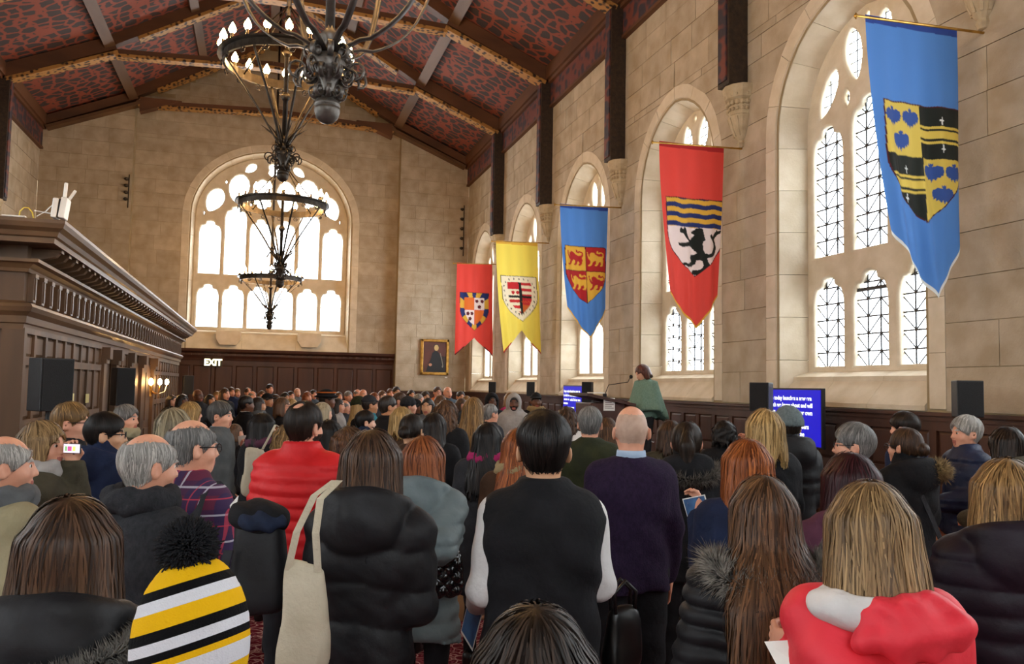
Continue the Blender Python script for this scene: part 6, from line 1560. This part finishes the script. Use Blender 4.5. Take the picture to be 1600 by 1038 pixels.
# ---- child in the striped bobble hat
pk = Pn(312, 866, 1.50, 'person in a striped yellow black and white bobble hat, bottom left', 'bald:dark', 'jacket:black', 'front', g='f', da=-8, hr=-4)
def bobble(par):
    h = .0055
    V, F = snet(lambda x, y, z: np.maximum(ell(x, y, z, (0, -.022, 1.585), (.114, .126, .185)), 1.46-z)+.0012*np.sin(np.arctan2(x, y)*70), (-.15, -.18, 1.43), (.15, .15, 1.80), h)
    V = V+HD
    bands = [(.20, 'y'), (.27, 'k'), (.36, 'w'), (.49, 'y'), (.57, 'k'), (.65, 'w'), (.71, 'k'), (.76, 'y'), (.90, 'w'), (2, 'y')]
    cc = dict(y=lin('#e2b012'), k=lin('#0c0c0d'), w=lin('#cfd0d6'))
    me = smesh('bobble_hat', V, F)
    m, N, L, b = nodes_mat('striped_knit'); b.inputs['Roughness'].default_value = .95; b.inputs['Specular IOR Level'].default_value = .15
    to = N.new('ShaderNodeTexCoord'); vm = N.new('ShaderNodeVectorMath'); vm.operation = 'DOT_PRODUCT'; vm.inputs[1].default_value = (.34/.27, -.10/.27, -1/.27); L.new(to.outputs['Object'], vm.inputs[0])
    ad = N.new('ShaderNodeMath'); ad.inputs[1].default_value = 1.732/.27; L.new(vm.outputs['Value'], ad.inputs[0])
    cr = N.new('ShaderNodeValToRGB'); cr.color_ramp.interpolation = 'CONSTANT'; e = cr.color_ramp.elements; e[0].position = 0; e[0].color = (*cc['y'], 1); e.remove(e[1])
    for (lim, _), (_, c) in zip(bands, bands[1:]): k = e.new(lim); k.color = (*cc[c], 1)
    L.new(ad.outputs[0], cr.inputs[0]); L.new(cr.outputs[0], b.inputs['Base Color'])
    nz = N.new('ShaderNodeTexNoise'); nz.inputs['Scale'].default_value = 260; tc = N.new('ShaderNodeTexCoord'); L.new(tc.outputs['Object'], nz.inputs['Vector']); bp = N.new('ShaderNodeBump'); bp.inputs['Strength'].default_value = .5; bp.inputs['Distance'].default_value = .004; L.new(nz.outputs['Fac'], bp.inputs['Height']); L.new(bp.outputs[0], b.inputs['Normal'])
    ho = obj('bobble_hat', me, m, par)
    c = np.array([-.012, -.03, 1.785])+HD; rng = np.random.RandomState(3); n = 3600; r = rng.normal(size=(n, 3)); r /= np.linalg.norm(r, axis=1)[:, None]
    A = c+r*.012; B = c+r*(.050+.010*rng.rand(n, 1))+rng.normal(size=(n, 3))*.004; s = np.cross(r, rng.normal(size=(n, 3))); s /= np.linalg.norm(s, axis=1)[:, None]; s2 = np.cross(r, s)
    V = np.stack([A+s*.002, B+s*.0022, B-s*.0022, B+s2*.003+r*.003], 1).reshape(-1, 3); k = np.arange(n)[:, None]*4; F = np.concatenate([k+[0, 1, 3], k+[0, 3, 2], k+[1, 2, 3], k+[0, 2, 1]])
    obj('pompom', arr_mesh('pompom', V, F), cm('black:plain'), ho)
bobble(pk)
# ---- extra clothing details
def part_sdf(name, fn, lo, hi, h, mat, par): return obj(name, smesh(name, *snet(fn, lo, hi, h)), mat, par)
# white lining showing left of the thrown-back red hood
part_sdf('white_lining', lambda x, y, z: smax(smax(ell(x, y, z, (-.03, -.085, 1.430), (.150, .105, .062)), x-.030+.9*(z-1.44), .006), -ell(x, y, z, (-.03, -.05, 1.505), (.100, .12, .070)), .006)+.004*np.sin(x*60+z*34)*np.sin(y*55+x*25), (-.24, -.27, 1.33), (.2, .07, 1.56), .007, cm('white'), p25)
part_sdf('rain_hood', lambda x, y, z: smin(ell(x, y, z, (.060, -.165, 1.415), (.125, .075, .075)), ell(x, y, z, (.02, -.175, 1.375), (.11, .055, .05)), .03)+.011*np.sin(x*34-z*42+1+2*np.sin(y*20))*np.sin(z*30+x*18)+.005*np.sin(x*80+z*62+3*np.sin(z*25)), (-.16, -.32, 1.27), (.28, -.06, 1.55), .008, cm('coral:nylon'), p25)
# grey fur edging on the black hood, bottom left
pth = [(.20*math.cos(t), -.06-.165*math.sin(t), 1.415-.045*math.sin(t)+.03*math.cos(t)) for t in np.linspace(-.3, math.pi+.3, 30)]
V, F = spikes(pth, 5200, .022, .022, .003, 5); obj('fur_trim', arr_mesh('fur_trim', V, F), pm('fur_grey', '#4a4743', '#76716a', 40, .9), p8)
# big tan fur hood swinging behind the bun
pth = [(.05+.10*t, -.14-.03*math.sin(3*t), 1.44+.035*math.sin(3*t)) for t in np.linspace(-.6, 1.2, 14)]
V, F = spikes(pth, 3000, .040, .04, .003, 8); obj('fur_trim', arr_mesh('fur_trim', V, F), pm('fur_tan', '#4c3b24', '#a58a5c', 40, .9), p31)
m = MB(); m.ribbon([(-.13, -.02, 1.46), (-.06, -.155, 1.36), (.04, -.175, 1.15), (.16, -.16, .95)], .035, .004, (.8, 0, .5)); m.build('bag_strap', cm('charcoal'), p31)
# backpack strap over the plaid shoulder
m = MB(); m.ribbon([(.13, .10, 1.38), (.135, .0, 1.455), (.14, -.09, 1.41), (.155, -.145, 1.30), (.17, -.165, 1.16)], .075, .012, (1, 0, .1)); m.build('backpack_strap', cm('charcoal'), p7)
# ---- carried things
def bag_mesh(w, h, d, puff=.5, hres=.012, quilt=0):
    def fn(x, y, z):
        k = 1-.18*(z/h); X = np.abs(x/(w/2*k)); Y = np.abs(y/(d/2*(1.15-.55*z/h))); Z = np.abs((z-h/2)/(h/2))
        r = (X**5+Y**2.5+Z**6)**(1/4.0); q = (r-1)*min(w, d, h)*.5
        if quilt: q = q-quilt*np.abs(np.sin((x+z)*52)*np.sin((x-z)*52))**.5
        return q+.003*np.sin(x*30+z*19)
    return snet(fn, (-w*.65, -d*.8, -.03), (w*.65, d*.8, h*1.1), hres)
def carried(name, px, py, d, label, cat, mesh, mat, rz=0.0):
    P = at_depth(px, py, d); o = empty(name, tuple(P), rz); tag(o, label, cat); obj('bag_body', smesh('bag_body', *mesh), mat, o); return o
tote_cloth = pm('cream_canvas', '#b7ac94', '#c9bfa8', 8, .9, .25, 60)
t = carried('tote_bag', 472, 1062, 2.55, 'cream canvas tote bag hanging from the long black coat shoulder', 'bag', bag_mesh(.17, .36, .07), tote_cloth, -.5)
m = MB(); m.ribbon([(-.05, -.02, .33), (-.02, -.03, .45), (.025, -.01, .56), (.06, .06, .60)], .022, .004, (1, .3, 0)); m.build('strap', tote_cloth, t)
m = MB(); m.ribbon([(.05, -.02, .33), (.045, -.035, .45), (.045, -.01, .55), (.075, .06, .60)], .022, .004, (1, .3, 0)); m.build('strap', tote_cloth, t)
gloss = pm('black_patent', '#08080a', '#121214', 10, .18, .05, 30, spec=.6)
t = carried('handbag', 694, 932, 3.70, 'shiny black quilted handbag of the woman in slate', 'bag', bag_mesh(.165, .20, .09, quilt=.006, hres=.007), gloss, -.3)
for yy in (-.02, .02):
    m = MB(); m.tube([(-.05, yy, .17), (-.052, yy, .24), (-.03, yy, .275), (.03, yy, .275), (.052, yy, .24), (.05, yy, .17)], .009, 8); m.build('handle', gloss, t, True)
t = carried('backpack', 402, 960, 2.75, 'black backpack with blue lining slung behind the plaid shirt man', 'bag', bag_mesh(.20, .32, .14, hres=.011), cm('black:nylon'), -.3)
part_sdf('lining_cloth', lambda x, y, z: ell(x, y, z, (.0, -.02, .305), (.085, .06, .035))+.010*np.sin(x*60+z*40)*np.sin(y*50+x*30), (-.12, -.1, .24), (.12, .07, .37), .008, cm('denim'), t)
part_sdf('folded_coat', lambda x, y, z: ell(x, y, z, (-.01, .01, .315), (.105, .075, .06))+.008*np.sin(x*40+z*50)*np.sin(y*40+x*20), (-.17, -.12, .14), (.17, .12, .42), .009, cm('black'), t)
m = MB(); m.ribbon([(-.08, -.07, .22), (-.10, -.09, .10), (-.11, -.06, -.02)], .03, .005, (1, 0, 0)); m.build('shoulder_strap', cm('charcoal'), t)
t = carried('handbag', 972, 1048, 2.9, 'black leather handbag held behind the black vest', 'bag', bag_mesh(.15, .22, .09), SHOE, .2)
for yy in (-.015, .015):
    m = MB(); m.tube([(-.04, yy, .20), (-.045, yy, .27), (0, yy, .31), (.045, yy, .27), (.04, yy, .20)], .007, 8); m.build('handle', SHOE, t, True)
t = carried('tote_bag', 397, 775, 6.15, 'cream tote bag of the woman with the purple scarf', 'bag', bag_mesh(.20, .36, .07, hres=.02), tote_cloth, .3)
m = MB(); m.ribbon([(.05, 0, .34), (.10, -.03, .46), (.14, 0, .52), (.18, .05, .5)], .018, .004, (1, 0, 0)); m.build('strap', tote_cloth, t)
prog = pm('programme_blue', '#1f3c66', '#3a6a9c', 2.2, .5, coords='Generated'); 
def sheet(name, corners, label, cat, cover=None, th=.002):
    """corners: four (px, py, depth) clockwise"""
    Q = [Vector(at_depth(*c)) for c in corners]; c = sum(Q, Vector())/4; n = (Q[1]-Q[0]).cross(Q[3]-Q[0]).normalized()
    if n.dot(Vector(CAM)-c) < 0: n = -n
    o = empty(name, c); tag(o, label, cat)
    m = MB(); m.hexa([q-c-n*th for q in Q]+[q-c for q in Q]); m.build('paper_sheet', M['paper'], o)
    if cover:
        k = lambda f: [c+(q-c)*f for q in Q]; m = MB(); m.hexa([q-c for q in k(.92)]+[q-c+n*.0015 for q in k(.92)]); m.build('printed_cover', cover, o)
        def bl(u, v): return Q[0]*(1-u)*(1-v)+Q[1]*u*(1-v)+Q[2]*u*v+Q[3]*(1-u)*v-c+n*.002
        for (u0, u1, v) in ((.3, .62, .3), (.25, .7, .42), (.35, .6, .5)):
            m = MB(); m.add([bl(u0, v), bl(u1, v), bl(u1, v+.035), bl(u0, v+.035)], [(0, 1, 2, 3)]); m.build('title_line', pm('cover_print', '#8fa6c4', '#9fb4cf', 9, .6), o)
    return o
sheet('programme', ((742, 895, 3.10), (763, 921, 3.02), (738, 1018, 2.96), (720, 988, 3.04)), 'blue programme held at the side of the black vest man', 'booklet', prog)
sheet('programme', ((1066, 780, 3.72), (1101, 773, 3.62), (1112, 812, 3.58), (1078, 823, 3.68)), 'blue programme in front of the ginger haired woman in navy', 'booklet', prog)
sheet('programme', ((708, 735, 8.12), (724, 716, 8.05), (731, 742, 8.0), (722, 753, 8.07)), 'pale blue programme of the woman with long fair hair', 'booklet', prog)
sheet('order_sheet', ((1194, 1003, 2.02), (1242, 1000, 1.98), (1243, 1036, 1.94), (1216, 1044, 1.96)), 'white printed sheet held by the woman in the red rain jacket', 'paper', None)
sheet('order_sheet', ((372, 682, 8.6), (384, 680, 8.5), (385, 694, 8.5), (373, 696, 8.6)), 'white sheet held by the short child', 'paper', None)
sheet('order_sheet', ((359, 790, 2.9), (372, 775, 2.8), (366, 806, 2.8), (361, 812, 2.9)), 'white folded sheet by the plaid sleeve', 'paper', None)
c0 = at_depth(452, 652, 10.1); m = MB(); m.lathe([(.028, 0), (.036, .09), (.033, .09), (.026, .005)], 12, tuple(c0)); tag(m.build('paper_cup', M['paper'], None, True), 'white paper cup held by the woman in the black sweater', 'cup')
ph = at_depth(113, 701, 4.03); pe = empty('phone', tuple(ph), -math.radians(24)); tag(pe, 'bright phone screen raised by the woman in olive', 'phone')
m = MB(); m.box(-.046, .046, -.004, .004, -.024, .024); m.build('case', M['black_plastic'], pe, bevel=.003)
m = MB(); m.box(-.042, .042, -.0055, -.004, -.021, .021); m.build('screen', emis('phone_picture', '#d9c9d6', .9), pe)
for i, (a, b, cl) in enumerate(((-.02, .0, '#c04a8a'), (.006, .02, '#e0e06a'), (-.034, -.024, '#7ab06a'))):
    m = MB(); m.box(a, b, -.0062, -.0055, -.012, .010); m.build('picture_patch', emis('phone_patch%d' % i, cl, .8), pe)
